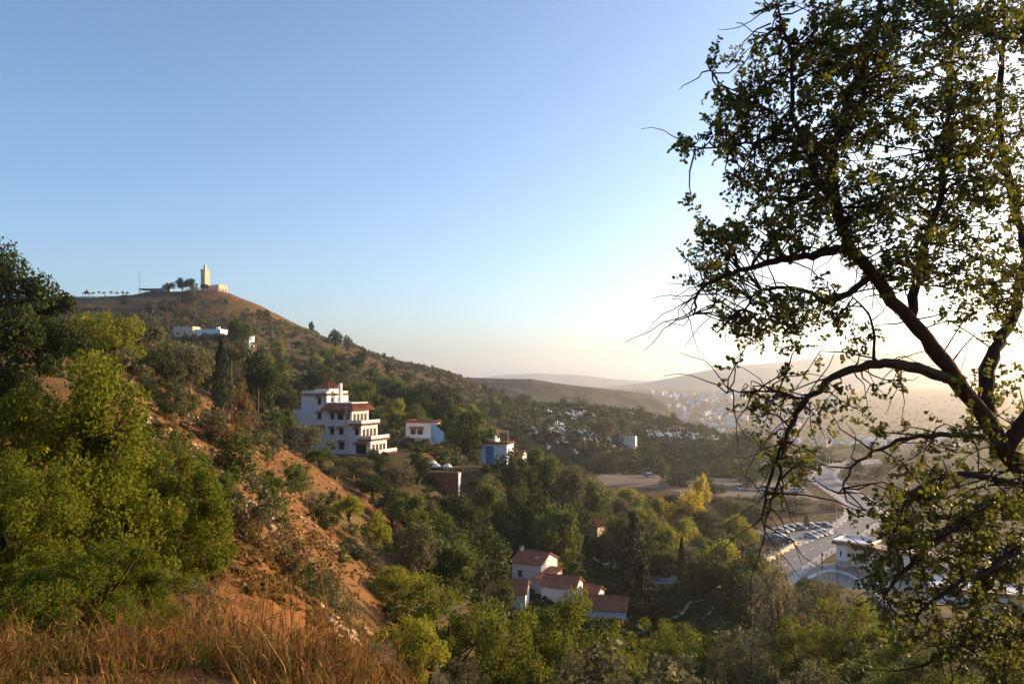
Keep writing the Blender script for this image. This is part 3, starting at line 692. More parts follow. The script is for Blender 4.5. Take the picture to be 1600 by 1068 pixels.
def stones(n):
    Y = np.exp(rng.uniform(math.log(28), math.log(160), n*3)); x = Y*(rng.uniform(180, 660, n*3)-800)/F
    ok = np.nonzero(offroad(x, Y) & (fbm(x/7, Y/7) > 0))[0][:n]; x, Y = x[ok], Y[ok]; n = len(x); z = ground(x, Y); S = .08+.45*rng.random(n)**3
    base = np.array([(1,0,0),(0,1,0),(-1,0,0),(0,-1,0),(0,0,.7),(0,0,-.7)]); V = np.stack([x, Y, z], 1)[:, None]+(base[None]*(.6+.7*rng.random((n, 6, 3)))*S[:, None, None])
    T_ = np.array([(0,1,4),(1,2,4),(2,3,4),(3,0,4),(1,0,5),(2,1,5),(3,2,5),(0,3,5)]); Q = (np.arange(n)[:, None, None]*6+T_[None]).reshape(-1, 3)
    tag(link(bpy.data.objects.new('loose_stones', np_mesh('loose_stones', V.reshape(-1, 3), Q, M['stone'], nper=3))), 'loose stones on the orange slope', kind='stuff')
stones(1600)
# ------------------------------------------------------------------ tall dry grass in the foreground (uncountable)
def grass(name, n, mat, hr, wr, lean_r, leafn, leafs, lims, label, gap):
    Y = np.exp(rng.uniform(math.log(4.4), math.log(30), n)); px = rng.uniform(-60, 660, n)
    lim = np.interp(px, [-60, 120, 300, 420, 540, 660], lims); x = Y*(px-800)/F
    ok = (Y < lim*(.75+.5*rng.random(n))) & (fbm(x/1.3, Y/1.3, 3)+rng.normal(0, .06, n) > gap); Y = Y[ok]; px = px[ok]; x = x[ok]; n = len(Y); z = ground(x, Y)
    big = rng.random(n)**2.2; h = np.interp(px, [0, 230, 330, 430, 540, 640], [.75, .75, 1, 1, .8, .45])*(hr[0]+(hr[1]-hr[0])*big)*(.35+1.3*(fbm(x/1.1+5, Y/1.1, 2)+.5)); a = rng.random(n)*6.283; lean = rng.uniform(*lean_r, n)*h
    w = rng.uniform(*wr, n); side = np.stack([np.cos(a+1.57), np.sin(a+1.57), 0*a], 1); dr = np.stack([np.cos(a), np.sin(a), 0*a], 1)
    B = np.stack([x, Y, z-.03], 1); rows = []
    for t, ww in ((0, 1), (.45, .9), (.8, .7), (1, .08)):
        c = B+dr*(lean*t*t)[:, None]; c[:, 2] += h*t*(1-.12*t)
        rows += [c-side*(w*ww)[:, None], c+side*(w*ww)[:, None]]
    V = np.stack(rows, 1).reshape(-1, 3); i = np.arange(n)[:, None]*8
    Q = np.concatenate([i+np.array([[k, k+1, k+3, k+2]]) for k in (0, 2, 4)], 0)
    m = int(n*leafn); k = rng.integers(0, n, m); t = rng.uniform(.25, 1, m)     # withered blades and seed heads on the stalks
    C = B[k]+dr[k]*(lean[k]*t*t)[:, None]; C[:, 2] += h[k]*t*(1-.12*t)
    D = rng.normal(size=(m, 3))*.6; D[:, 2] += rng.choice([-.7, .9], m)
    V2, Q2 = leaves(C, rng.uniform(*leafs, m)*(.6+.8*rng.random(m)), .12, dirs=D)
    o = link(bpy.data.objects.new(name, np_mesh(name, np.concatenate([V, V2]), np.concatenate([Q, Q2+len(V)]), mat)))
    tag(o, label, kind='stuff')
grass('dry_grass', 11000, L['grass'], (.15, 1.1), (.003, .007), (.05, .9), 4.5, (.04, .17), [7, 8, 14, 32, 28, 10], 'tall dry grass in the left foreground', -.10)
grass('rusty_stalks', 14000, L['rust'], (.2, 1.0), (.003, .008), (.05, .7), 5.0, (.03, .13), [8, 9, 16, 34, 30, 12], 'rusty brown stalks among the foreground grass', -.15)
grass('weeds', 26000, L['weed'], (.10, .5), (.003, .008), (.1, .9), 3., (.04, .11), [16, 16, 18, 26, 26, 14], 'green weeds between the dry grass', -.2)
# ------------------------------------------------------------------ carob tree in the right foreground
def carob():
    root = empty('carob_tree', (6.6, 7.6, gz(6.6, 7.6)), 0, 'backlit carob tree with gnarled limbs filling the right of the view', 'tree')
    o0 = Vector(root.location); rr_ = random.Random(5)
    def W(px, py, Y): return at(px, py, Y)-o0
    limbs = [  # pixel path, distance, start and end radius
      ([(1760,1120,7.9),(1690,900,7.8),(1610,760,7.6),(1540,655,7.4),(1480,575,7.2),(1420,500,7.0),(1365,430,6.9),(1325,380,6.8),(1308,325,6.8),(1300,250,6.7),(1330,150,6.7),(1370,40,6.8),(1390,-60,6.9)], .105, .02),
      ([(1540,655,7.4),(1545,560,7.6),(1580,500,7.8),(1600,400,8.0),(1580,300,8.1),(1560,180,8.2),(1570,60,8.2),(1560,-60,8.2)], .075, .02),
      ([(1570,700,7.5),(1640,600,7.4),(1680,420,7.3),(1660,200,7.2),(1640,-40,7.2)], .08, .02),
      ([(1325,385,6.8),(1270,398,6.7),(1200,410,6.6),(1130,432,6.5),(1092,455,6.5),(1085,490,6.5)], .042, .008),
      ([(1490,590,7.2),(1430,575,7.0),(1370,568,6.8),(1310,585,6.7),(1260,625,6.6),(1230,680,6.5),(1205,740,6.5),(1192,800,6.5)], .055, .008),
      ([(1365,430,6.9),(1300,470,6.8),(1260,455,6.8),(1200,450,6.8),(1160,480,6.8),(1120,520,6.8)], .03, .006),
      ([(1308,325,6.8),(1270,260,6.6),(1240,180,6.6),(1235,90,6.6),(1215,10,6.6)], .035, .008),
      ([(1300,250,6.7),(1220,215,6.5),(1150,225,6.4),(1075,235,6.4)], .022, .005),
      ([(1420,500,7.0),(1440,400,7.2),(1470,300,7.3),(1480,180,7.4),(1490,60,7.4)], .05, .012),
      ([(1620,780,7.6),(1540,790,7.2),(1480,830,6.9),(1420,880,6.7),(1380,930,6.6)], .07, .01),
      ([(1640,820,7.6),(1560,880,7.2),(1500,910,7.0),(1430,960,6.8)], .05, .01),
      ([(1560,690,7.4),(1470,680,7.1),(1400,690,6.9),(1340,720,6.8),(1310,770,6.7)], .03, .006),
      ([(1600,760,7.6),(1500,740,7.3),(1440,760,7.1),(1400,820,7.0),(1390,880,6.9)], .035, .006),
      ([(1260,625,6.6),(1200,612,6.5),(1135,614,6.5)], .014, .005),
      ([(1230,680,6.5),(1215,750,6.4),(1200,800,6.4),(1193,850,6.4)], .014, .004),
      ([(1680,960,7.7),(1600,1000,7.2),(1500,1010,6.9),(1440,1040,6.8)], .05, .01),
      ([(1370,568,6.8),(1360,500,6.9),(1330,460,7.0)], .018, .006),
      ([(1205,170,6.6),(1150,150,6.5),(1110,110,6.5)], .012, .004),
    ]
    tb = MB(); nodes = []
    for path, r0, r1 in limbs:
        P = [W(*p) for p in path]; out = []
        for i in range(len(P)-1):
            p0, p1, p2, p3 = P[max(i-1, 0)], P[i], P[i+1], P[min(i+2, len(P)-1)]
            for k in range(5):
                t = k/5; q = .5*((2*p1)+(p2-p0)*t+(2*p0-5*p1+4*p2-p3)*t*t+(3*p1-p0-3*p2+p3)*t**3)
                out.append(q+Vector([rr_.gauss(0, .010) for _ in range(3)]))
        out.append(P[-1]); n = len(out); rad = [r0+(r1-r0)*(i/(n-1))**.8 for i in range(n)]
        tb.tube(out, [r*(1+.12*rr_.uniform(-1, 1)) for r in rad], 9); nodes += [(q, r) for q, r in zip(out, rad) if r < .11]
    tb.build('trunk', M['bark'], root, True)
    NP = np.array([tuple(q) for q, r in nodes])
    # twig ends spread through the crown: pixel ellipses with their share of the foliage
    zones = [(1255,50,70,55,26),(1160,130,55,60,14),(1250,170,90,80,44),(1110,225,45,35,10),(1190,265,85,60,32),(1330,110,90,110,56),(1440,90,80,110,56),(1555,110,75,130,70),(1350,260,110,90,66),
             (1480,270,90,110,66),(1575,320,60,120,46),(1180,350,80,45,24),(1090,370,35,60,9),(1260,350,60,50,16),(1120,440,45,50,13),(1200,500,60,45,18),(1270,510,80,50,24),(1400,380,80,70,34),(1500,430,80,60,32),(1580,480,40,80,18),
             (1215,620,45,40,14),(1225,700,38,40,10),(1300,640,50,40,7),(1230,760,22,36,3),(1560,620,60,60,14),(1590,720,40,60,16),(1400,640,70,40,6),(1480,690,70,40,8),(1415,790,50,50,16),(1460,810,80,60,26),(1560,830,70,70,30),
             (1400,880,60,50,20),(1500,900,80,50,26),(1580,930,50,60,20),(1430,960,70,40,14),(1530,1010,90,50,26),(1590,1040,50,40,14),(1590,40,40,60,22),(1500,20,60,40,20),(1390,855,30,40,7),(1450,740,60,40,8)]
    tw = MB(); LC = []; LD = []; LS = []
    for (cx, cy, rx, ry, cnt) in zones:
        for _ in range(int(cnt*(1.0 if cy < 560 else .85 if cy < 780 else 1.1))):
            a = rr_.random()*6.283; q = rr_.random()**.5; dep = 6.9+rr_.gauss(0, .55)+(.4 if cx > 1450 else 0)
            e = W(cx+rx*q*math.cos(a), cy+ry*q*math.sin(a), dep)
            d2 = ((NP-np.array(tuple(e)))**2).sum(1); s = nodes[int(np.argmin(d2+rr_.random()*.05))][0]
            L_ = (e-s).length
            if L_ > 1.3: s = e+(s-e)*(1.1/L_)
            mid = s.lerp(e, .5)+Vector([rr_.gauss(0, .07) for _ in range(3)])+Vector((0, 0, .04))
            tw.tube([s, s.lerp(mid, .5)+Vector([rr_.gauss(0, .02) for _ in range(3)]), mid, e], [.0085, .007, .0055, .0025], 5)
            for b in range(5):                       # side sprays, each a feathered leaf of paired leaflets
                t = .35+.65*(b+rr_.random()*.6)/5; st = mid.lerp(e, (t-.35)/.65) if t > .35 else mid
                dv = Vector([rr_.gauss(0, 1) for _ in range(3)]).normalized()*.7+(e-s).normalized()*.5+Vector((0, 0, -.12)); ln = rr_.uniform(.10, .20)
                en = st+dv.normalized()*ln; tw.tube([st, en], [.003, .0015], 4)
                sd_ = dv.cross(Vector([rr_.gauss(0, 1) for _ in range(3)])).normalized()
                for j in range(5):
                    c = st.lerp(en, .25+.75*j/4)
                    for sg in (-1, 1):
                        LC.append(tuple(c)); LD.append(tuple(sd_*sg+dv*.25)); LS.append(rr_.uniform(.024, .046))
    tw.build('twigs', M['bark'], root, True)['kind'] = 'stuff'
    V, Q = leaves(np.array(LC), np.array(LS), .78, True, dirs=np.array(LD))
    link(bpy.data.objects.new('foliage', np_mesh('carob_foliage', V, Q, L['carob'])), root)['kind'] = 'stuff'
    # bare hanging sprays and crooked dead twigs
    dt = MB()
    for _ in range(330):
        q, r = nodes[rr_.randrange(len(nodes))]
        if r > .06: continue
        p = [q]; d = Vector([rr_.gauss(0, 1), rr_.gauss(0, .6), rr_.gauss(-.35, .7)]).normalized()
        for k in range(6): d = (d+Vector([rr_.gauss(0, .3) for _ in range(3)])+Vector((0, 0, -.05))).normalized(); p.append(p[-1]+d*rr_.uniform(.06, .13))
        dt.tube(p, [.007, .006, .005, .004, .0035, .003, .002], 5)
    dt.build('dead_twigs', M['bark'], root, True)['kind'] = 'stuff'
carob()
# ------------------------------------------------------------------ buildings
def corrugated(p00, p10, p01, p11, pitch=.26, amp=.05, thick=.10):
    """barrel-tiled roof plane between eave p00-p10 and ridge p01-p11; returns MB"""
    p00, p10, p01, p11 = map(Vector, (p00, p10, p01, p11)); w = max((p10-p00).length, (p11-p01).length); nc = max(4, int(w/pitch)*2)
    nrm = (p10-p00).cross(p01-p00)
    nrm = nrm.normalized() if nrm.length > 1e-6 else Vector((0, 0, 1))
    if nrm.z < 0: nrm = -nrm
    mb = MB(); vs = []; rows = 5
    for r in range(rows):
        t = r/(rows-1)
        for c in range(nc+1):
            s = c/nc; p = p00.lerp(p10, s).lerp(p01.lerp(p11, s), t); vs.append(p+nrm*(amp if c % 2 else -amp*.4)+nrm*(.03 if r % 2 else 0))
    n1 = nc+1; fs = [(r*n1+c, r*n1+c+1, (r+1)*n1+c+1, (r+1)*n1+c) for r in range(rows-1) for c in range(nc)]
    b = len(vs); vs += [p00-nrm*thick, p10-nrm*thick, p11-nrm*thick, p01-nrm*thick]; fs += [(b+3, b+2, b+1, b), (0, nc, b+1, b), (nc, rows*n1-1, b+2, b+1), ((rows-1)*n1, 0, b, b+3)]
    return mb.add(vs, fs)
def join(mbs):
    o = MB()
    for m in mbs: o.add(m.v, m.f)
    return o
def window(parent, x, y, z, w, h, face='front', hood=True, frame='wood', door=False, recess=.12, hoodw=.35):
    """window with frame, pane, muntin and a small tiled hood, set in a wall facing -y (front) or +x (side)"""
    def B(mb, a0, a1, d0, d1, z0, z1):
        if face == 'front': mb.box(x+a0, x+a1, y+d0, y+d1, z+z0, z+z1)
        else: mb.box(x-d1, x-d0, y+a0, y+a1, z+z0, z+z1)
        return mb
    f = MB(); t = .09
    B(f, -w/2, -w/2+t, -.05, .04, 0, h); B(f, w/2-t, w/2, -.05, .04, 0, h); B(f, -w/2+t, w/2-t, -.05, .04, h-t, h); B(f, -w/2+t, w/2-t, -.06, .04, 0, t)
    B(f, -.035, .035, -.03, .03, t, h-t)
    fr = f.build('door' if door else 'window', M[frame], parent)
    B(MB(), -w/2+t, w/2-t, -.012, .012, t, h-t).build('pane', M['glass'], fr)
    if hood:
        hw = w/2+hoodw; d = .75
        if face == 'front': c = corrugated((x-hw, y-d, z+h+.05), (x+hw, y-d, z+h+.05), (x-hw+.15, y-.02, z+h+.5), (x+hw-.15, y-.02, z+h+.5))
        else: c = corrugated((x+d, y-hw, z+h+.05), (x+d, y+hw, z+h+.05), (x+.02, y-hw+.15, z+h+.5), (x+.02, y+hw-.15, z+h+.5))
        c.build('hood', M['tile'], fr)
    else: B(MB(), -w/2-.1, w/2+.1, -.12, .0, -.1, 0).build('sill', M['concrete'], fr)
def skirt(parent, x0, x1, y0, y1, z, out=.8, rise=.9, name='tiled_eave', sides='fr'):
    """sloping tiled band round a flat roof (front -y, right +x, left -x)"""
    mbs = []
    if 'f' in sides: mbs.append(corrugated((x0-out, y0-out, z), (x1+out, y0-out, z), (x0, y0+.05, z+rise), (x1, y0+.05, z+rise)))
    if 'r' in sides: mbs.append(corrugated((x1+out, y0-out, z), (x1+out, y1+out, z), (x1-.05, y0, z+rise), (x1-.05, y1, z+rise)))
    if 'l' in sides: mbs.append(corrugated((x0-out, y1+out, z), (x0-out, y0-out, z), (x0+.05, y1, z+rise), (x0+.05, y0, z+rise)))
    return join(mbs).build(name, M['tile'], parent)
def parapet(mb, x0, x1, y0, y1, z, h=.5, t=.2):
    mb.box(x0, x1, y0, y0+t, z, z+h); mb.box(x0, x1, y1-t, y1, z, z+h); mb.box(x0, x0+t, y0+t, y1-t, z, z+h); mb.box(x1-t, x1, y0+t, y1-t, z, z+h)

def hotel():
    A0 = at(457, 708, 181); z0 = -16.6; rz = -R(25)
    h = empty('hillside_hotel', (A0.x, A0.y, z0), rz, 'white four-storey stepped hotel with red tiled eaves and pyramid-roofed tower', 'hotel')
    FH = 3.26; D = 7.5
    w = MB()
    w.box(0, 2.9, 0, D+1, -3, 9.9)                        # low left wing
    w.box(2.8, 9.9, -.3, D, -3, 13.05)                    # tall block
    w.box(9.8, 16.6, -.2, D-1.5, 2*FH, 3*FH+.1)           # third floor
    w.box(9.8, 19.1, -.25, D-1.6, FH, 2*FH-.02)           # second floor
    w.box(9.8, 21.6, -.3, D-1.7, -3, FH-.02)              # ground floor
    parapet(w, 2.85, 9.85, -.25, D-.05, 13.05, .55); parapet(w, 9.95, 16.5, 0, D-1.6, 3*FH+1.05, .35)
    w.box(9.9, 16.55, -.1, D-1.55, 3*FH+.1, 3*FH+1.05)
    w.box(4.6, 8.6, 2.2, 6.2, 13.0, 14.3)                 # tower room
    w.box(10.6, 11.2, 3.0, 3.6, 3*FH+1, 3*FH+5.6)         # chimney shaft
    w.build('wall', M['white'], h)
    e = 4.75; c = (6.6, 4.2); mbs = []
    q = [(c[0]-e/2, c[1]-e/2), (c[0]+e/2, c[1]-e/2), (c[0]+e/2, c[1]+e/2), (c[0]-e/2, c[1]+e/2)]
    for i in range(4):
        a, b_ = q[i], q[(i+1) % 4]; mbs.append(corrugated((*a, 14.25), (*b_, 14.25), (c[0]-.02+.04*(i in (1,)), c[1], 16.0), (c[0]+.02, c[1], 16.0)))
    join(mbs).build('tower_roof', M['tile'], h)
    skirt(h, 2.8, 9.9, -.3, D, 12.75, .3, .35, 'tiled_eave', 'fr')
    skirt(h, 9.9, 16.6, -.2, D-1.5, 3*FH-.25, 1.1, 1.45, 'tiled_eave', 'fr')
    skirt(h, 0, 2.8, 0, D, 9.7, .25, .3, 'tiled_eave', 'fl')
    for (x1, zz) in ((19.1, 2*FH), (21.6, FH), (23.6, .35)):       # terraces, each with a tiled edge
        t = MB(); t.box(x1-3.2 if zz > 1 else x1-2.5, x1+.5, -.75, D-1.4, zz-.28, zz-.02); t.box(x1+.3, x1+.5, -.75, D-1.4, zz, zz+.85); t.box(x1-2.6, x1+.3, -.75, -.55, zz, zz+.85)
        t.build('terrace', M['white'], h)
        skirt(h, x1-2.8, x1+.45, -.75, D-1.4, zz-.12, .35, .32, 'terrace_edge', 'fr')
    def U(zx): return (zx-120)/7.12*.176
    for zx, fl, ww, hh in ((440,3,.95,1.35),(440,2,.95,1.35),(580,2,.95,1.35),(670,2,1.5,1.35),(745,2,.9,1.35),(455,1,1.9,1.45),(580,1,.95,1.35),(678,1,1.1,1.35),(850,1,1.0,1.35),(590,0,.9,1.1),(690,0,1.5,1.6)):
        u = U(zx); window(h, u, -.3 if 2.8 < u < 9.9 else -.25 if fl == 1 else -.2 if fl == 2 else -.3, fl*FH+.9, ww, hh)
    window(h, U(368), -.3, FH+.05, .9, 2.1, door=True); window(h, U(895), -.3, .1, 2.6, 2.1, door=True, hoodw=.5)
    for fl, x1 in ((2, 16.6), (1, 19.1), (0, 21.6)):                # sunlit arcades at the stepped end
        for i in range(4): window(h, x1, .75+i*1.35, fl*FH+.15, .95, 2.05, 'side', hood=False)
    for i in range(2): window(h, 9.9, 1.6+i*2.4, 10.9, .7, 1.2, 'side', hood=False)
    r = MB(); r.tube([(8.8, -.4, 13.6), (9.7, -.4, 10.4)], .05, 5); r.build('drain_pipe', M['darkmetal'], h)
    for a, b_, zt in ((6.4, 9.0, 1.9), (8.6, 11.4, .4)):            # stepped garden walls at the foot
        g = MB(); g.box(a, b_, -2.6, -2.2, -4, zt); g.build('garden_wall', M['palewash'], h)
        MB().box(a-.1, b_+.1, -2.75, -2.05, zt+.02, zt+.18).build('wall_coping', M['tile'], h)
hotel()

def pylon(x, y, h, label):
    z = gz(x, y); o = empty('lattice_pylon', (x, y, z), .4, label, 'pylon'); m = MB(); w = .45
    for sx, sy in ((-1,-1),(1,-1),(1,1),(-1,1)): m.tube([(sx*w, sy*w, -1), (sx*.13, sy*.13, h)], .05, 4)
    m.build('legs', M['metal'], o); b = MB(); n = 11
    for i in range(n):
        za, zb = h*i/n, h*(i+1)/n; wa, wb = w-(w-.13)*i/n, w-(w-.13)*(i+1)/n; s = 1 if i % 2 else -1
        for (ax, ay), (bx, by) in (((-s, -1), (s, -1)), ((-s, 1), (s, 1)), ((-1, -s), (-1, s)), ((1, -s), (1, s))): b.tube([(ax*wa, ay*wa, za), (bx*wb, by*wb, zb)], .028, 4)
    b.build('bracing', M['metal'], o)
    MB().box(-1.0, 1.0, -.06, .06, h-.5, h-.38).build('cross_arm', M['metal'], o)
p = at(541, 700, 168); pylon(p.x, p.y, (715-641)*168/F+1, 'grey lattice power pylon in front of the hotel facade')

def house(name, px, py, Y, rz, w, d, h, wall, label, cat='house', roof='flat', rise=1.2, over=.35, wins=(), sidewins=(), chimney=None, sink=4, hood=False, frame='wood', roofmat='tile'):
    p = at(px, py, Y); p.z = min(p.z, gz(p.x, p.y)+.3); o = empty(name, p, R(rz), label, cat); m = MB()
    m.box(0, w, 0, d, -sink, h)
    if roof == 'flat': parapet(m, 0, w, 0, d, h, .45)
    if roof == 'gable':   # ridge along x
        m.add([(0, 0, h), (0, d, h), (0, d/2, h+rise-.08)], [(0, 2, 1)]); m.add([(w, 0, h), (w, d, h), (w, d/2, h+rise-.08)], [(0, 1, 2)])
    m.build('wall', M[wall], o)
    if roof == 'gable':
        q = over*rise/(d/2)
        r = join([corrugated((-over, -over, h-q), (w+over, -over, h-q), (-over, d/2, h+rise), (w+over, d/2, h+rise)),
                  corrugated((w+over, d+over, h-q), (-over, d+over, h-q), (w+over, d/2, h+rise), (-over, d/2, h+rise))])
        ro = r.build('roof', M[roofmat], o); MB().tube([(-over, d/2, h+rise+.03), (w+over, d/2, h+rise+.03)], .11, 6).build('ridge_cap', M['tile'], ro)
    elif roof == 'shed':
        corrugated((-over, -over, h+.05), (w+over, -over, h+.05), (-over, d+over, h+rise), (w+over, d+over, h+rise)).build('roof', M[roofmat], o)
        k = MB(); k.add([(0, 0, h), (w, 0, h), (w, d, h), (0, d, h), (0, d, h+rise-.15), (w, d, h+rise-.15)], [(0, 4, 3), (1, 2, 5), (3, 4, 5, 2)]); k.build('gable_wall', M[wall], o)
    elif roof == 'hip':
        k = min(w, d)/2; a, b_ = (k, d/2), (w-k, d/2); E = over
        ro = join([corrugated((-E, -E, h), (w+E, -E, h), (*a, h+rise), (*b_, h+rise)), corrugated((w+E, d+E, h), (-E, d+E, h), (*b_, h+rise), (*a, h+rise)),
              corrugated((w+E, -E, h), (w+E, d+E, h), (*b_, h+rise), (*b_, h+rise+.001)), corrugated((-E, d+E, h), (-E, -E, h), (*a, h+rise), (*a, h+rise+.001))]).build('roof', M[roofmat], o)
    elif roof == 'skirt': skirt(o, 0, w, 0, d, h-.15, .45, .6, 'tiled_eave', 'frl')
    for x, z, ww, hh in wins: window(o, x, 0, z, ww, hh, hood=hood, frame=frame)
    for y, z, ww, hh in sidewins: window(o, w, y, z, ww, hh, 'side', hood=False, frame=frame)
    if chimney:
        for cx, cy, cz, ch in chimney:
            c = MB().box(cx-.3, cx+.3, cy-.3, cy+.3, cz, cz+ch).build('chimney', M['white'], o); MB().box(cx-.4, cx+.4, cy-.4, cy+.4, cz+ch+.003, cz+ch+.15).build('chimney_cap', M['tile'], c)
    return o
# the two neighbours of the hotel
o = house('small_house', 634, 708, 205, -22, 7.2, 5.5, 8.2, 'white', 'small white two-storey house with tiled eave right of the hotel', roof='skirt', wins=((2.2,5.0,1.4,1.5),(4.2,5.0,1.5,1.5),(1.2,.2,1.1,2.1)), sidewins=((1.5,5.0,.8,1.4),(3.2,5.0,.8,1.4)), hood=True)
MB().box(-.2, 7.4, -.9, -.02, 4.1, 4.3).build('balcony_slab', M['white'], o)
MB().add([(7.2,.6,3.2),(10.6,.6,3.2),(10.6,.9,3.2),(7.2,.9,3.2),(7.2,.6,7.6),(10.6,.6,5.6),(10.6,.9,5.6),(7.2,.9,7.6)], [(3,2,1,0),(4,5,6,7),(0,1,5,4),(1,2,6,5),(2,3,7,6),(3,0,4,7)]).build('stair_wall', M['bluewash'], o)
o = house('domed_house', 751, 734, 205, -20, 7.2, 5, 7.0, 'palewash', 'pale blue house with green dome and blue shutter', roof='skirt')
dm = MB().box(.6, 3.6, 1.2, 4.2, 7.0, 8.0).build('dome_base', M['white'], o)
MB().lathe([(1.25*math.cos(a), 1.25*math.sin(a)) for a in np.linspace(0, 1.5, 8)], 18, (2.1, 2.7, 8.02)).build('dome', M['green_tile'], dm, True)
for x in (1.2, 2.1, 3.0): MB().lathe([(.24, 0), (.24, .06)], 10, (x, 1.17, 7.5)).build('round_opening', M['glass'], dm)
MB().box(1.5, 3.6, -.08, -.01, 1.2, 6.2).build('shutter', M['bluedoor'], o)
for x in (2.0, 2.55, 3.1): MB().box(x, x+.06, -.12, -.083, 1.3, 6.1).build('shutter_rail', M['bluewash'], o)
MB().tube([(5.0, 3, 7), (5.0, 3, 9.6)], .12, 6).build('flue', M['darkmetal'], o); MB().tube([(6.4, 3, 7), (6.4, 3, 10.2)], .14, 6).build('chimney', M['tan'], o)
house('annex_house', 790, 735, 210, -20, 4.5, 4, 4.4, 'white', 'white annex with tiled gable right of the domed house', roof='gable', rise=1.0)
# terrace below the hotel: red earth wall, pink wall, parasols
p = at(642, 772, 166); o = empty('red_earth_wall', p, -R(6), 'rust-red earth retaining wall under the parasol terrace', 'wall')
MB().box(0, 9.9, 0, 3.4, -4, 4.6).build('wall', M['redwall'], o); MB().box(-.1, 10.0, -.08, .5, 4.6, 4.85).build('coping', M['stone'], o); MB().box(9.92, 10.12, -.05, 3.3, -3, 4.4).build('white_end', M['white'], o)
p = at(514, 733, 170); o = empty('pink_wall', p, -R(14), 'pink plastered retaining wall below the hotel', 'wall')
MB().add([(0,0,-3),(6.5,0,-3),(6.5,.4,-3),(0,.4,-3),(0,0,3.7),(6.5,0,.9),(6.5,.4,.9),(0,.4,3.7)], [(3,2,1,0),(4,5,6,7),(0,1,5,4),(1,2,6,5),(2,3,7,6),(3,0,4,7)]).build('wall', M['pink'], o)
p = at(578, 728, 166); o = empty('pink_wall', p, -R(10), 'low pinkish wall left of the red earth wall', 'wall'); MB().box(0, 8, 0, .4, -3, -.2).build('wall', M['pink'], o)
def parasol(px, py, Y, r, label, group):
    p = at(px, py, Y); z = gz(p.x, p.y); z = min(z, p.z-1.9); o = empty('parasol', (p.x, p.y, z), random.random(), label, 'parasol', group); H = p.z-z
    MB().lathe([(r, H-.62), (r*.8, H-.36), (r*.45, H-.1), (.03, H+.02)], 12).build('canopy', M['canvas'], o)
    MB().tube([(0, 0, 0), (0, 0, H-.1)], .04, 6).build('pole', M['metal'], o); MB().lathe([(.35, 0), (.35, .12), (.06, .16)], 10).build('base', M['concrete'], o)
for a in ((626,725,172,1.0,'white parasol at the left end of the terrace, lowest of the left pair'),(640,718,176,1.25,'white parasol at the back left of the terrace, larger one'),(676,719,177,1.1,'white parasol at the back middle of the terrace'),
          (682,724,171,1.1,'white parasol front left of the right pair above the red wall'),(699,724,171,1.1,'white parasol front right, above the corner of the red wall'),(783,769,172,.9,'lone white parasol among trees below the domed house')): parasol(*a, 'white parasols')
# hillside houses under the hilltop
house('tan_house', 271, 528, 330, -8, 8.6, 6, 4.3, 'cream', 'tan flat-roofed house on the upper slope', wins=((2, 1.3, .9, 1), (5.2, 1.3, .9, 1)))
o = house('blue_white_house', 304, 530, 331, -8, 11.5, 6, 3.8, 'palewash', 'long white and blue house beside the tan house', wins=((6.0, 1.6, .6, .6), (8.2, 1.6, .6, .6)), frame='bluedoor')
MB().box(-.02, 2.6, -.05, -.01, 0, 1.7).build('blue_dado', M['bluewash'], o); MB().box(9.2, 10.2, -.06, -.01, .2, 2.4).build('door', M['bluedoor'], o); MB().box(9, 10.2, 1, 2.4, 4.25, 5.2).build('roof_box', M['white'], o)
house('low_house', 364, 535, 325, -5, 7, 5, 2.4, 'palewash', 'low pale wall-like house right of the blue and white house')
# mosque and minaret on the hilltop
p = at(313, 459, 502); o = empty('minaret', (p.x, p.y, p.z-1), -R(28), 'square sandstone minaret with small lantern on the hilltop', 'minaret')
MB().box(.2, 4.0, .2, 4.0, 0, 15.6).build('shaft', M['tan'], o); m = MB(); parapet(m, .05, 4.15, .05, 4.15, 15.6, .9, .35); m.build('parapet', M['tan'], o)
ln = MB().box(1.4, 2.8, 1.4, 2.8, 15.6, 19.2).build('lantern', M['tan'], o); MB().lathe([(.5, 0), (.42, .4), (.05, .8)], 8, (2.1, 2.1, 19.2)).build('lantern_dome', M['tan'], ln)
for z in (5, 10): window(o, 2.1, .2, z, .7, 1.4, hood=False)
p = at(328, 458, 505); o = empty('mosque', (p.x, p.y, p.z-1), -R(28), 'low sunlit mosque hall beside the minaret', 'mosque')
m = MB().box(0, 8, 0, 7, 0, 5.6); parapet(m, 0, 8, 0, 7, 5.6, .5); m.build('wall', M['tan'], o)
for i in range(3): window(o, 8, 1.3+i*2.1, .3, 1.3, 3.2, 'side', hood=False)
for i in range(2): window(o, 2.2+i*3, 0, 1.2, .9, 2, hood=False)
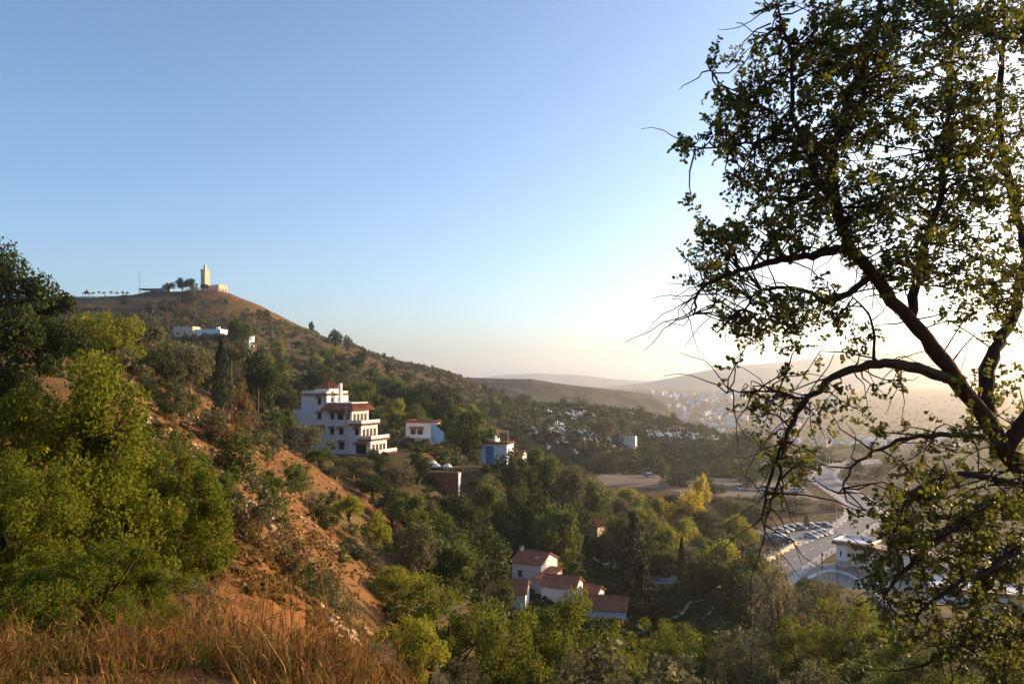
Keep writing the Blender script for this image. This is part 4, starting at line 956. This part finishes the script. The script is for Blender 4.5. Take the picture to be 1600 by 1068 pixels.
# cafe, wall, mast and thatched sunshades
p = at(219, 458, 500); o = empty('hilltop_cafe', (p.x, p.y, p.z-.4), 0, 'dark flat-roofed hilltop cafe with overhanging roof', 'cafe')
MB().box(6, 14, 0, 6, 0, 2.7).build('wall', M['concrete'], o); MB().box(-.5, 14.5, -1, 7, 2.72, 3.3).build('roof', M['darkmetal'], o); MB().tube([(.5, 0, 0), (.5, 0, 2.7)], .12, 6).build('post', M['darkmetal'], o); MB().box(7, 9.5, -.05, 0, .5, 2).build('window', M['glass'], o)
o = house('hilltop_kiosk', 252, 459, 498, 0, 5, 4, 4.0, 'concrete', 'small grey-blue kiosk right of the hilltop cafe', cat='kiosk')
p = at(218, 456, 498); o = empty('radio_mast', p, 0, 'thin radio mast with cross aerial on the hilltop', 'mast'); MB().tube([(0, 0, -1), (0, 0, 11.5)], [.22, .12], 6).build('pole', M['metal'], o); MB().tube([(-2.0, 0, 12), (2.6, 0, 12.4)], .07, 5).build('aerial', M['metal'], o); MB().tube([(0, 0, 11.5), (0, 0, 12.2)], .07, 5).build('aerial_mount', M['metal'], o)
p = at(96, 470, 480); o = empty('terrace_wall', p, 0, 'long pale grey terrace wall along the hilltop', 'wall'); MB().box(0, 22, 0, .5, -2.5, 2.6).build('wall', M['concrete'], o)
p = at(150, 466, 492); o = empty('terrace_wall', p, 0, 'brown earth terrace wall under the thatched sunshades', 'wall'); MB().box(0, 28, 0, .5, -3, 1.0).build('wall', M['brick'], o)
for i, px in enumerate((146, 155, 163, 174, 183, 192, 199)):
    p = at(px, 463-(i % 2), 497+2*(i % 3)); o = empty('thatched_sunshade', (p.x, p.y, p.z-.3), 0, ('leftmost', 'second from left', 'third from left', 'middle', 'third from right', 'second from right', 'rightmost')[i]+' of the thatched sunshades on the hilltop wall', 'sunshade', 'thatched sunshades')
    MB().lathe([(1.35, 2.2), (.7, 2.75), (.08, 3.3)], 10).build('thatch', M['thatch'], o); MB().tube([(0, 0, 0), (0, 0, 2.5)], .07, 5).build('post', M['wood'], o)
p = at(136, 463, 494); o = empty('hilltop_pavilion', (p.x, p.y, p.z-.3), 0, 'small dark pavilion with two-tier roof at the left of the hilltop', 'pavilion')
for sx in (-1.8, 1.8):
    for sy in (-1.5, 1.5): MB().tube([(sx, sy, 0), (sx, sy, 2.1)], .12, 5).build('post', M['wood'], o)
MB().lathe([(3.1, 2.1), (1.4, 2.9), (1.2, 2.95)], 4, a0=.785).build('lower_roof', M['thatch'], o); MB().lathe([(1.5, 3.1), (.5, 3.8), (.1, 4.9)], 4, a0=.785).build('upper_roof', M['thatch'], o)

# tiled houses in the hollow
house('tiled_house', 800, 925, 148, -28, 6.0, 7.0, 5.9, 'white', 'two-storey white house with tiled roof and chimney in the hollow', roof='gable', rise=1.5, wins=((1.6, .3, 1.0, 2.2), (1.7, 3.2, .9, 1.2)), sidewins=((1.6, 3.0, .7, 1.5), (3.4, 3.0, .7, 1.5), (5.2, 3.0, .7, 1.5)), chimney=((.4, 3.2, 5.8, 2.2), (4.4, 1.6, 5.5, 1.4)), frame='bluedoor')
house('lean_to', 836, 925, 143, -28, 2.6, 6.0, 2.6, 'white', 'tiled lean-to along the sunny side of the two-storey house', cat='outbuilding', roof='shed', rise=.9)
house('cottage', 761, 952, 132, -8, 6.4, 5.6, 3.0, 'white', 'low white cottage with broad tiled roof left of the two-storey house', roof='gable', rise=1.5, wins=((3.8, .6, .8, 1.1),))
house('cottage', 846, 938, 138, -20, 6.0, 5.2, 2.8, 'white', 'tiled cottage right of the two-storey house', roof='gable', rise=1.3)
house('shed', 910, 945, 138, -28, 2.6, 3.6, 2.4, 'palewash', 'narrow white shed with tiled roof between the two right cottages', cat='shed', roof='gable', rise=.9)
o = house('cottage', 913, 975, 126, -12, 6.4, 5, 2.9, 'white', 'rightmost tiled cottage with an arched window', roof='gable', rise=1.4)
MB().lathe([(.55, 0), (.55, .08)], 14, (2.6, 0, 1.6)).build('arched_window', M['glass'], o)
house('cottage', 917, 1000, 115, -10, 4.8, 3.4, 1.8, 'stone', 'lowest tiled roof in front of the rightmost cottage', roof='gable', rise=1.0)
house('orange_roof_house', 897, 848, 195, -35, 6.5, 6, 4.6, 'cream', 'cream house with sunlit orange tiled roof half hidden by trees', roof='hip', rise=1.7, wins=((1.5, 1, .8, 1.3), (4, 1, .8, 1.3)))
# garden with pool, curved white edgings and stone walls
p = at(1012, 903, 158); o = empty('swimming_pool', (p.x, p.y, -41.2), -R(6), 'pale rectangular pool terrace beside the slender cypress', 'pool')
m = MB().box(0, 6.4, 0, 7.5, -2, .5); m.build('terrace', M['pave'], o); MB().box(.7, 5.7, .8, 3.0, .503, .52).build('water', flat('pool_water', (.10, .24, .32), .08), o); MB().box(0, 6.4, -.02, .25, .5, .8).build('edge', M['pave'], o)
def curve_wall(name, pix, Y, h, t, mat, label, cat='wall'):
    P = smooth_path([tuple(hit(a, b, Y*.6))[:2] for a, b in pix], 6); z = ground(P[:, 0], P[:, 1])
    o = empty(name, (P[0][0], P[0][1], z[0]), 0, label, cat); m = MB(); q = P-P[0]
    for i in range(len(P)-1):
        d = q[i+1]-q[i]; d = d/(np.linalg.norm(d)+1e-9); n = np.array([d[1], -d[0]])*t/2; za, zb = z[i]-z[0], z[i+1]-z[0]
        m.add([(*(q[i]-n), za-2), (*(q[i]+n), za-2), (*(q[i+1]+n), zb-2), (*(q[i+1]-n), zb-2), (*(q[i]-n), za+h), (*(q[i]+n), za+h), (*(q[i+1]+n), zb+h), (*(q[i+1]-n), zb+h)], [(4,5,6,7),(0,1,5,4),(1,2,6,5),(2,3,7,6),(3,0,4,7)])
    m.build('wall', M[mat], o)
curve_wall('garden_edging', [(928,872),(936,880),(948,882),(955,876)], 176, .35, .35, 'white', 'lower curved white garden edging left of the conifer', 'edging')
curve_wall('garden_edging', [(948,870),(955,874),(961,880),(958,888),(946,891)], 174, .3, .35, 'white', 'right looping white garden edging left of the conifer', 'edging')
curve_wall('stone_wall', [(1050,975),(1066,966),(1080,948),(1100,944)], 130, .9, .4, 'stone', 'curving stone garden wall below the slender cypress')
curve_wall('stone_wall', [(1098,972),(1112,958),(1122,946)], 128, .8, .35, 'stone', 'short stone wall right of the curving one')
curve_wall('roadside_parapet', [(1185,884),(1215,868),(1245,850)], 205, .9, .5, 'tan', 'tan roadside parapet below the parked cars')

# gate building and yard at lower right
p = at(1306, 884, 186); o = empty('gate_building', (p.x, p.y, VZ), -R(42), 'white flat-roofed gate building with red brim beside the road', 'building')
m = MB().box(0, 2.4, 0, 7, 0, 5.6); m.box(2.4, 30, 3.4, 9, 0, 4.4); m.build('wall', M['white'], o)
MB().box(-.02, 2.42, -.04, 7.02, 0, 1.6).build('grey_base', M['concrete'], o)
m = MB(); m.box(-.6, 7.5, -.6, 8.2, 5.62, 5.8); parapet(m, -.6, 7.5, -.6, 8.2, 5.8, .55, .25); m.build('roof', M['white'], o)
MB().box(-.75, 7.65, -.75, -.603, 5.3, 6.0).build('red_brim', M['red'], o); MB().box(-.75, -.603, -.6, 8.2, 5.3, 6.0).build('red_brim', M['red'], o)
MB().box(2.5, 30.2, 2.8, 3.35, 4.1, 4.9).build('red_brim', M['red'], o); MB().box(2.5, 30, 3.4, 9, 4.42, 4.7).build('flat_roof', M['pave'], o)
for i in range(6): window(o, 5+i*4, 3.4, 1.0, 1.5, 2.2, hood=False)
MB().box(.9, 1.3, -.06, -.01, 2.6, 3.8).build('slit_window', M['glass'], o)
p = at(1440, 985, 138); o = house('long_hall', 1455, 960, 142, -24, 34, 9, 4.6, 'white', 'long white flat-roofed hall at lower right behind the carob branches', cat='hall', wins=tuple((3+i*4, 1.2, 1.6, 1.8) for i in range(7)))
MB().box(-.3, 34.3, -.35, -.02, 4.3, 5.1).build('red_brim', M['red'], o)
house('tiled_shelter', 1455, 1012, 112, -6, 9, 5, 2.4, 'brick', 'red tiled roof at the lower right under the carob tree', cat='shelter', roof='gable', rise=1.2)
house('back_hall', 1560, 900, 185, -10, 26, 8, 4.2, 'white', 'pale hall with red band at the right edge', cat='hall')
curve_wall('yard_wall', [(1262,905),(1300,893),(1345,916),(1375,938),(1400,958)], 178, .6, .3, 'white', 'low white balustrade wall curving round the paved yard')
# brick ruin beside the road
p = at(1231, 743, 362); o = empty('brick_ruin', p, -R(8), 'old brick gate tower beside the upper road', 'ruin')
m = MB(); m.box(0, 1.6, 0, 4, -1, 7.5); m.box(4.4, 6, 0, 4, -1, 7.2); m.box(0, 6, 0, 4, 7.5, 9.2); m.build('wall', M['brick'], o); MB().box(1.62, 4.38, 2, 3.8, -1, 7.4).build('infill', M['stone'], o); MB().box(-.3, 6.3, -.3, 4.3, 9.2, 9.6).build('cornice', M['tan'], o)

# ------------------------------------------------------------------ cars
def car_proto(van=False):
    L_, W, H = (4.6, 1.85, 1.95) if van else (4.2, 1.75, 1.45); e = empty('parked_car', (0, 0, 0)); b = MB()
    def sect(prof, yw): return [(x, s*yw*k, z) for s in (-1, 1) for x, z, k in prof]
    lower = [(-L_/2, .35, .92), (-L_/2+.05, .75, .96), (-L_/2+.5, .88, .98), (L_/2-.9, .86, .98), (L_/2-.08, .70, .94), (L_/2, .35, .9), (L_/2-.1, .22, .92), (-L_/2+.1, .22, .92)]
    n = len(lower); v = sect(lower, W/2); b.add(v, [tuple(range(n-1, -1, -1)), tuple(range(n, 2*n))]+[(i, (i+1) % n, n+(i+1) % n, n+i) for i in range(n)])
    fx, rx = (1.35, -L_/2+.15) if van else (.55, -1.45)
    cab = [(rx-.12, .86, .92), (rx+.25, H-.04, .76), (fx-.55, H, .76), (fx+.35, .86, .92)]; m = len(cab); v = sect(cab, W/2)
    b.add(v, [tuple(range(m-1, -1, -1)), tuple(range(m, 2*m))]+[(i, (i+1) % m, m+(i+1) % m, m+i) for i in range(m)]); body = b.build('body', M['white'], e)
    g = MB(); off = .012
    for s in (-1, 1):
        q = [(rx+.1, .93, .90), (rx+.33, H-.14, .775), (fx-.55, H-.12, .775), (fx+.12, .93, .90)]; g.add([(x, s*(W/2*k+off), z) for x, z, k in q], [(0, 1, 2, 3)])
    for (xa, za, ka), (xb, zb, kb), sg in (((fx+.32, .92, .84), (fx-.48, H-.06, .68), 1), ((rx-.1, .92, .84), (rx+.2, H-.1, .68), -1)):
        g.add([(xa+sg*.03, -W/2*ka, za), (xa+sg*.03, W/2*ka, za), (xb+sg*.03, W/2*kb, zb), (xb+sg*.03, -W/2*kb, zb)], [(0, 1, 2, 3)])
    g.build('windows', M['glass'], e)
    for x in (-L_*.31, L_*.31):
        for s in (-1, 1):
            wv = MB(); wv.tube([(x, s*(W/2-.2), .31), (x, s*(W/2+.01), .31)], .31, 12); wh = wv.build('wheel', flat('tyre', (.02, .02, .02), .8) if 'tyre' not in M else M['tyre'], e)
            M.setdefault('tyre', wh.data.materials[0]); MB().tube([(x, s*(W/2+.005), .31), (x, s*(W/2+.025), .31)], .18, 8).build('rim', M['metal'], wh)
    for s in (-1, 1):
        MB().box(L_/2-.10, L_/2-.02, s*.62-.16, s*.62+.16, .55, .70).build('headlight', M['lampwhite'], e); MB().box(-L_/2+.0, -L_/2+.06, s*.66-.12, s*.66+.12, .6, .78).build('tail_light', M['red'], e)
    MB().box(-L_/2+.0-.03, L_/2+.03, -W/2*.86, W/2*.86, .26, .36).build('bumper', M['darkmetal'], e)
    return e
PAINT = {k: flat('car_paint_'+k, c, .25, .0, .6) for k, c in (('white', (.75, .75, .74)), ('silver', (.42, .43, .45)), ('dark', (.035, .038, .045)), ('blue', (.10, .15, .26)), ('grey', (.16, .165, .17)))}
CARS = {False: car_proto(), True: car_proto(True)}; used = set()
def car(px, py, deg, col, label, group, van=False, z=None):
    x, y = onfloor(px, py)
    if van not in used: used.add(van); o = CARS[van]
    else: o = copy_tree(CARS[van])
    o.location = (x, y, gz(x, y)+.06); o.rotation_euler = (0, 0, R(deg)); tag(o, label, 'car', group)
    for c in o.children:
        if c.name.startswith('body'):
            c.material_slots[0].link = 'OBJECT'; c.material_slots[0].material = PAINT[col]
ordn = ('first', 'second', 'third', 'fourth', 'fifth', 'sixth', 'seventh', 'eighth', 'ninth')
for i, (px, py, col, v) in enumerate(((1155.5, 764, 'white', 1), (1166.5, 765, 'grey', 0), (1183, 766, 'silver', 0), (1194.5, 765, 'white', 1), (1208, 766, 'dark', 0), (1222, 767, 'silver', 0), (1237.5, 768, 'silver', 0), (1246, 768, 'white', 0), (1255, 768, 'white', 0))):
    car(px, py, -100+random.uniform(-5, 5), col, f'{dict(white="white", grey="grey", silver="silver", dark="dark")[col]} {"van" if v else "car"}, {ordn[i]} from left in the row on the dirt lot', 'cars in a row on the dirt lot', bool(v))
car(1016, 745, 10, 'white', 'white van alone at the left of the dirt lot', 'cars on the dirt lot', True)
car(1193, 735, 170, 'white', 'white car alone at the back of the dirt lot', 'cars on the dirt lot'); car(1152, 752, 165, 'silver', 'silver car parked behind the row by the dark bush', 'cars on the dirt lot')
lot = [(1215, 838, 'white'), (1221, 832, 'silver'), (1229, 829, 'white'), (1239, 827, 'dark'), (1250, 826, 'silver'), (1269, 824, 'white'), (1281, 823, 'dark'), (1291, 823, 'dark'),
       (1216, 843, 'blue'), (1226, 846, 'silver'), (1236, 848, 'dark'), (1267, 840, 'silver'), (1274, 838, 'silver'), (1282, 836, 'grey'), (1289, 834, 'white')]
for i, (px, py, col) in enumerate(lot):
    row = 'back row' if i < 8 else 'front left row' if i < 11 else 'front right row'; k = i if i < 8 else i-8 if i < 11 else i-11
    car(px, py, -35 if i < 11 else -48, col, f'{col} car, {ordn[k]} from left in the {row} of the paved car park', 'cars in the paved car park')
car(1371, 921, -30, 'blue', 'blue car in the yard beside the low white wall', 'cars in the yard')
car(1311, 723, 10, 'dark', 'dark car driving at the far bend of the road', 'cars on the road')
# ------------------------------------------------------------------ lamps, bollards, poles
def lamp(px, top, py, label, dark=False, arm=1):
    x, y = onfloor(px, py); h = (py-top)*y/F; o = empty('street_lamp', (x, y, gz(x, y)), 0, label, 'street lamp', 'street lamps'); mt = M['darkmetal'] if dark else M['lampwhite']
    MB().tube([(0, 0, 0), (0, 0, h*.5), (0, 0, h)], [.13, .10, .06], 8).build('pole', mt, o)
    if dark: MB().lathe([(.1, h), (.3, h+.15), (.22, h+.6), (.05, h+.75)], 8).build('lantern', M['darkmetal'], o)
    else:
        MB().tube([(0, 0, h-.05), (.5*arm, 0, h+.1), (1.2*arm, 0, h+.12)], .05, 6).build('arm', mt, o); MB().box(min(1.0*arm, 1.7*arm), max(1.0*arm, 1.7*arm), -.14, .14, h+.05, h+.18).build('lamp_head', mt, o)
    MB().lathe([(.24, 0), (.24, .2), (.14, .35)], 8).build('base', M['concrete'], o)
for a in ((1285.5,729,754,'pale street lamp left of the upper road bend'),(1296,709,741,'tall pale street lamp in the middle of the upper bend'),(1291,708,731,'farthest pale street lamp on the upper road'),(1306.6,790,832,'pale street lamp beside the parapet right of the car park'),
          (1294.5,818,860,'pale street lamp in front of the car park'),(1346,741,766,'pale street lamp right of the upper road'),(1328,757,778,'pale street lamp on the right pavement of the road')): lamp(*a)
for a in ((1284.5,868,892,'dark lamp post at the corner of the paved yard'),(1308,886,914,'dark lamp post nearer in the paved yard'),(1341,906,940,'dark lamp post by the low white wall of the yard')): lamp(*a, dark=True)
k = 0
for s in (-6.3, 5.9):
    P = ROAD; T_ = np.gradient(P, axis=0); T_ /= np.linalg.norm(T_, axis=1)[:, None]
    for i in range(6, len(P)-4, 2):
        q = P[i]+np.array([T_[i][1], -T_[i][0]])*s; ob = empty('bollard', (q[0], q[1], gz(*q)+.1), 0, 'small pale stone bollard along the edge of the valley road', 'bollard', 'roadside bollards')
        if k == 0: bm_ = MB().lathe([(.2, 0), (.2, .75)], 8).mesh('post', M['kerb']); bc_ = MB().lathe([(.25, .753), (.27, .85), (.08, 1.02)], 8).mesh('cap', M['paint'])
        link(bpy.data.objects.new('post', bm_), ob); link(bpy.data.objects.new('cap', bc_), ob); k += 1
for px, top, Y, lab in ((362, 552, 128, 'thin utility pole in the trees left of the cypress'), (404, 605, 150, 'wooden utility pole left of the hotel'), (243, 492, 300, 'thin pole on the slope under the hilltop cafe'), (1068, 690, 330, 'bare wooden pole on the dirt lot')):
    x = Y*(px-800)/F; z = gz(x, Y); o = empty('utility_pole', (x, Y, z), 0, lab, 'pole'); h = max(4, min(10, -(top-HY)*Y/F-z)); MB().tube([(0, 0, -.5), (0, 0, h)], [.13, .08], 7).build('pole', M['barkpale'], o); MB().box(-.6, .6, -.05, .05, h-.5, h-.38).build('cross_arm', M['barkpale'], o)
# ------------------------------------------------------------------ people on the hilltop
def person_mesh():
    m = MB()
    for s in (-1, 1):
        m.tube([(s*.10, 0, 0), (s*.10, -.01, .45), (s*.09, 0, .88)], [.055, .065, .09], 6, 1); m.tube([(s*.20, 0, 1.42), (s*.26, .02, 1.15), (s*.25, -.05, .88)], [.05, .042, .03], 6, 0)
    m.tube([(0, 0, .82), (0, 0, 1.1), (0, 0, 1.38), (0, 0, 1.5)], [.15, .14, .18, .07], 8, 0); m.tube([(0, 0, 1.46), (0, -.01, 1.55), (0, -.01, 1.68), (0, 0, 1.76)], [.055, .09, .095, .04], 8, 2); return m
skin = flat('skin', (.38, .22, .14), .6); trou = flat('dark_trousers', (.03, .03, .04), .8)
PM = [person_mesh().mesh('person', [flat('shirt_%d' % i, c, .8), trou, skin], True) for i, c in enumerate(((.5, .5, .5), (.25, .04, .04), (.05, .07, .16), (.04, .04, .04)))]
for i in range(26):
    px = random.uniform(322, 372); Y = random.uniform(486, 497); x = Y*(px-800)/F; o = link(bpy.data.objects.new('person', PM[i % 4])); o.location = (x, Y, gz(x, Y)); o.rotation_euler = (0, 0, random.random()*6.28)
    tag(o, f'tiny standing figure in {("grey", "red", "navy", "black")[i % 4]} top, {whereabouts(x, Y, gz(x, Y))}', 'person', 'people on the hilltop')
# ------------------------------------------------------------------ graves on the far hill
GM = []
for i in range(3):
    m = MB(); m.box(-.5, .5, -1.05, 1.05, -.5, .38); m.box(-.36, .36, -.9, .9, .38, .55); m.box(-.42, .42, .86, 1.04, .552, 1.0+.25*i); GM.append(m.mesh('grave', M['white']))
k = 0
def ing(u, v): return 643 < v < 708 and ((fbm(np.array([u/23.]), np.array([v/9.]))[0] > .08 and abs(u-900+(v-670)*.6) < 75) or (u > 960 and abs(v-(676+(u-960)*.05)) < 4))
while k < 280:
    Y = random.uniform(350, 520); u = random.uniform(815, 1150); x = Y*(u-800)/F; z = gz(x, Y); v = HY-z*F/Y
    if not ing(u, v): continue
    o = link(bpy.data.objects.new('grave', GM[k % 3])); o.location = (x, Y, z+.05); o.rotation_euler = (random.gauss(0, .04), 0, .5+random.gauss(0, .25)); s = random.uniform(.7, 1.25); o.scale = (s, s, s)
    tag(o, f'small whitewashed grave with {("low", "mid-height", "tall")[k % 3]} headstone, {whereabouts(x, Y, z)}', 'grave', 'whitewashed graves on the hill'); k += 1
house('shrine', 968, 674, 430, -20, 8.5, 5, 2.8, 'white', 'white shrine with lit end wall above the graves', cat='shrine')
p = at(1057, 677, 470); o = empty('goal_frame', (p.x, p.y, gz(p.x, p.y)), 0, 'pale post-and-rail frame on the graveyard hill', 'frame'); m = MB()
for x in (0, 2.2, 4.4, 6.6): MB().tube([(x, 0, -.5), (x, 0, 3)], .12, 5).build('post', M['tan'], o)
MB().tube([(0, 0, 2.9), (6.6, 0, 2.9)], .1, 5).build('rail', M['tan'], o)
# ------------------------------------------------------------------ town in the haze
def town_mesh(i):
    r = random.Random(i); m = MB(); w, d, h = r.uniform(7, 12), r.uniform(7, 11), r.choice((3.4, 6.5, 6.5, 9.5)); m.box(-w/2, w/2, -d/2, d/2, -6, h); parapet(m, -w/2, w/2, -d/2, d/2, h, .8, .3)
    m.box(-w/2+.5, -w/2+3.6, -d/2+1, -d/2+4.5, h, h+2.6)
    for f in range(int(h/3)):
        for k_ in range(int(w/2.8)):
            x = -w/2+1.3+k_*2.8; m.box(x, x+1.1, -d/2-.02, -d/2+.1, f*3+1, f*3+2.4, 1)
        for k_ in range(int(d/3)):
            y = -d/2+1.2+k_*3; m.box(w/2-.1, w/2+.02, y, y+1.1, f*3+1, f*3+2.4, 1)
    return m
TM = [town_mesh(i).mesh('town_house', [M[('white', 'white', 'palewash', 'cream', 'white', 'bluewash', 'white')[i % 7]], M['glass']]) for i in range(14)]
def town(n, px, Yr, cond, label, group):
    k = 0; placed = []
    while k < n:
        Y = random.uniform(*Yr); u = random.uniform(*px); x = Y*(u-800)/F; z = gz(x, Y); v = HY-z*F/Y
        if not cond(u, v, Y) or any(abs(x-a)+abs(Y-b) < 10 for a, b in placed): continue
        placed.append((x, Y)); o = link(bpy.data.objects.new('town_house', TM[(ti := random.randrange(14))])); o.location = (x, Y, z); o.rotation_euler = (0, 0, random.choice((0, .3, -.3, .7))+random.gauss(0, .15)); s = random.uniform(.55, .95); o.scale = (s, s, s*random.uniform(.8, 1.05))
        tag(o, f"{('white', 'white', 'pale blue', 'cream', 'white', 'blue', 'white')[ti % 7]} {label}, {'near' if Y < Yr[0]+(Yr[1]-Yr[0])*.33 else 'far' if Y > Yr[0]+(Yr[1]-Yr[0])*.66 else 'middle'} rows, {'left' if u < px[0]+(px[1]-px[0])*.33 else 'right' if u > px[0]+(px[1]-px[0])*.66 else 'centre'}", 'house', group); k += 1
town(290, (960, 1330), (950, 2300), lambda u, v, Y: Y > 1250-(u-1000)*.8 and u < 1200+(Y-1000)*.2, 'cubic house in the hazy town', 'houses of the hazy town')
town(34, (1235, 1500), (700, 1050), lambda u, v, Y: True, 'house in haze beyond the road bend', 'houses beyond the road bend')
house('ridge_house', 797, 596, 1040, -15, 9, 7, 6, 'white', 'white villa on the crest of the far ridge', sink=12); house('ridge_house', 804, 602, 1010, -15, 6, 5, 3.5, 'white', 'smaller white building below the villa on the far ridge', sink=10)
o = house('long_white_block', 945, 636, 900, -10, 10, 7, 6, 'palewash', 'white block standing just behind the graveyard crest', sink=45)
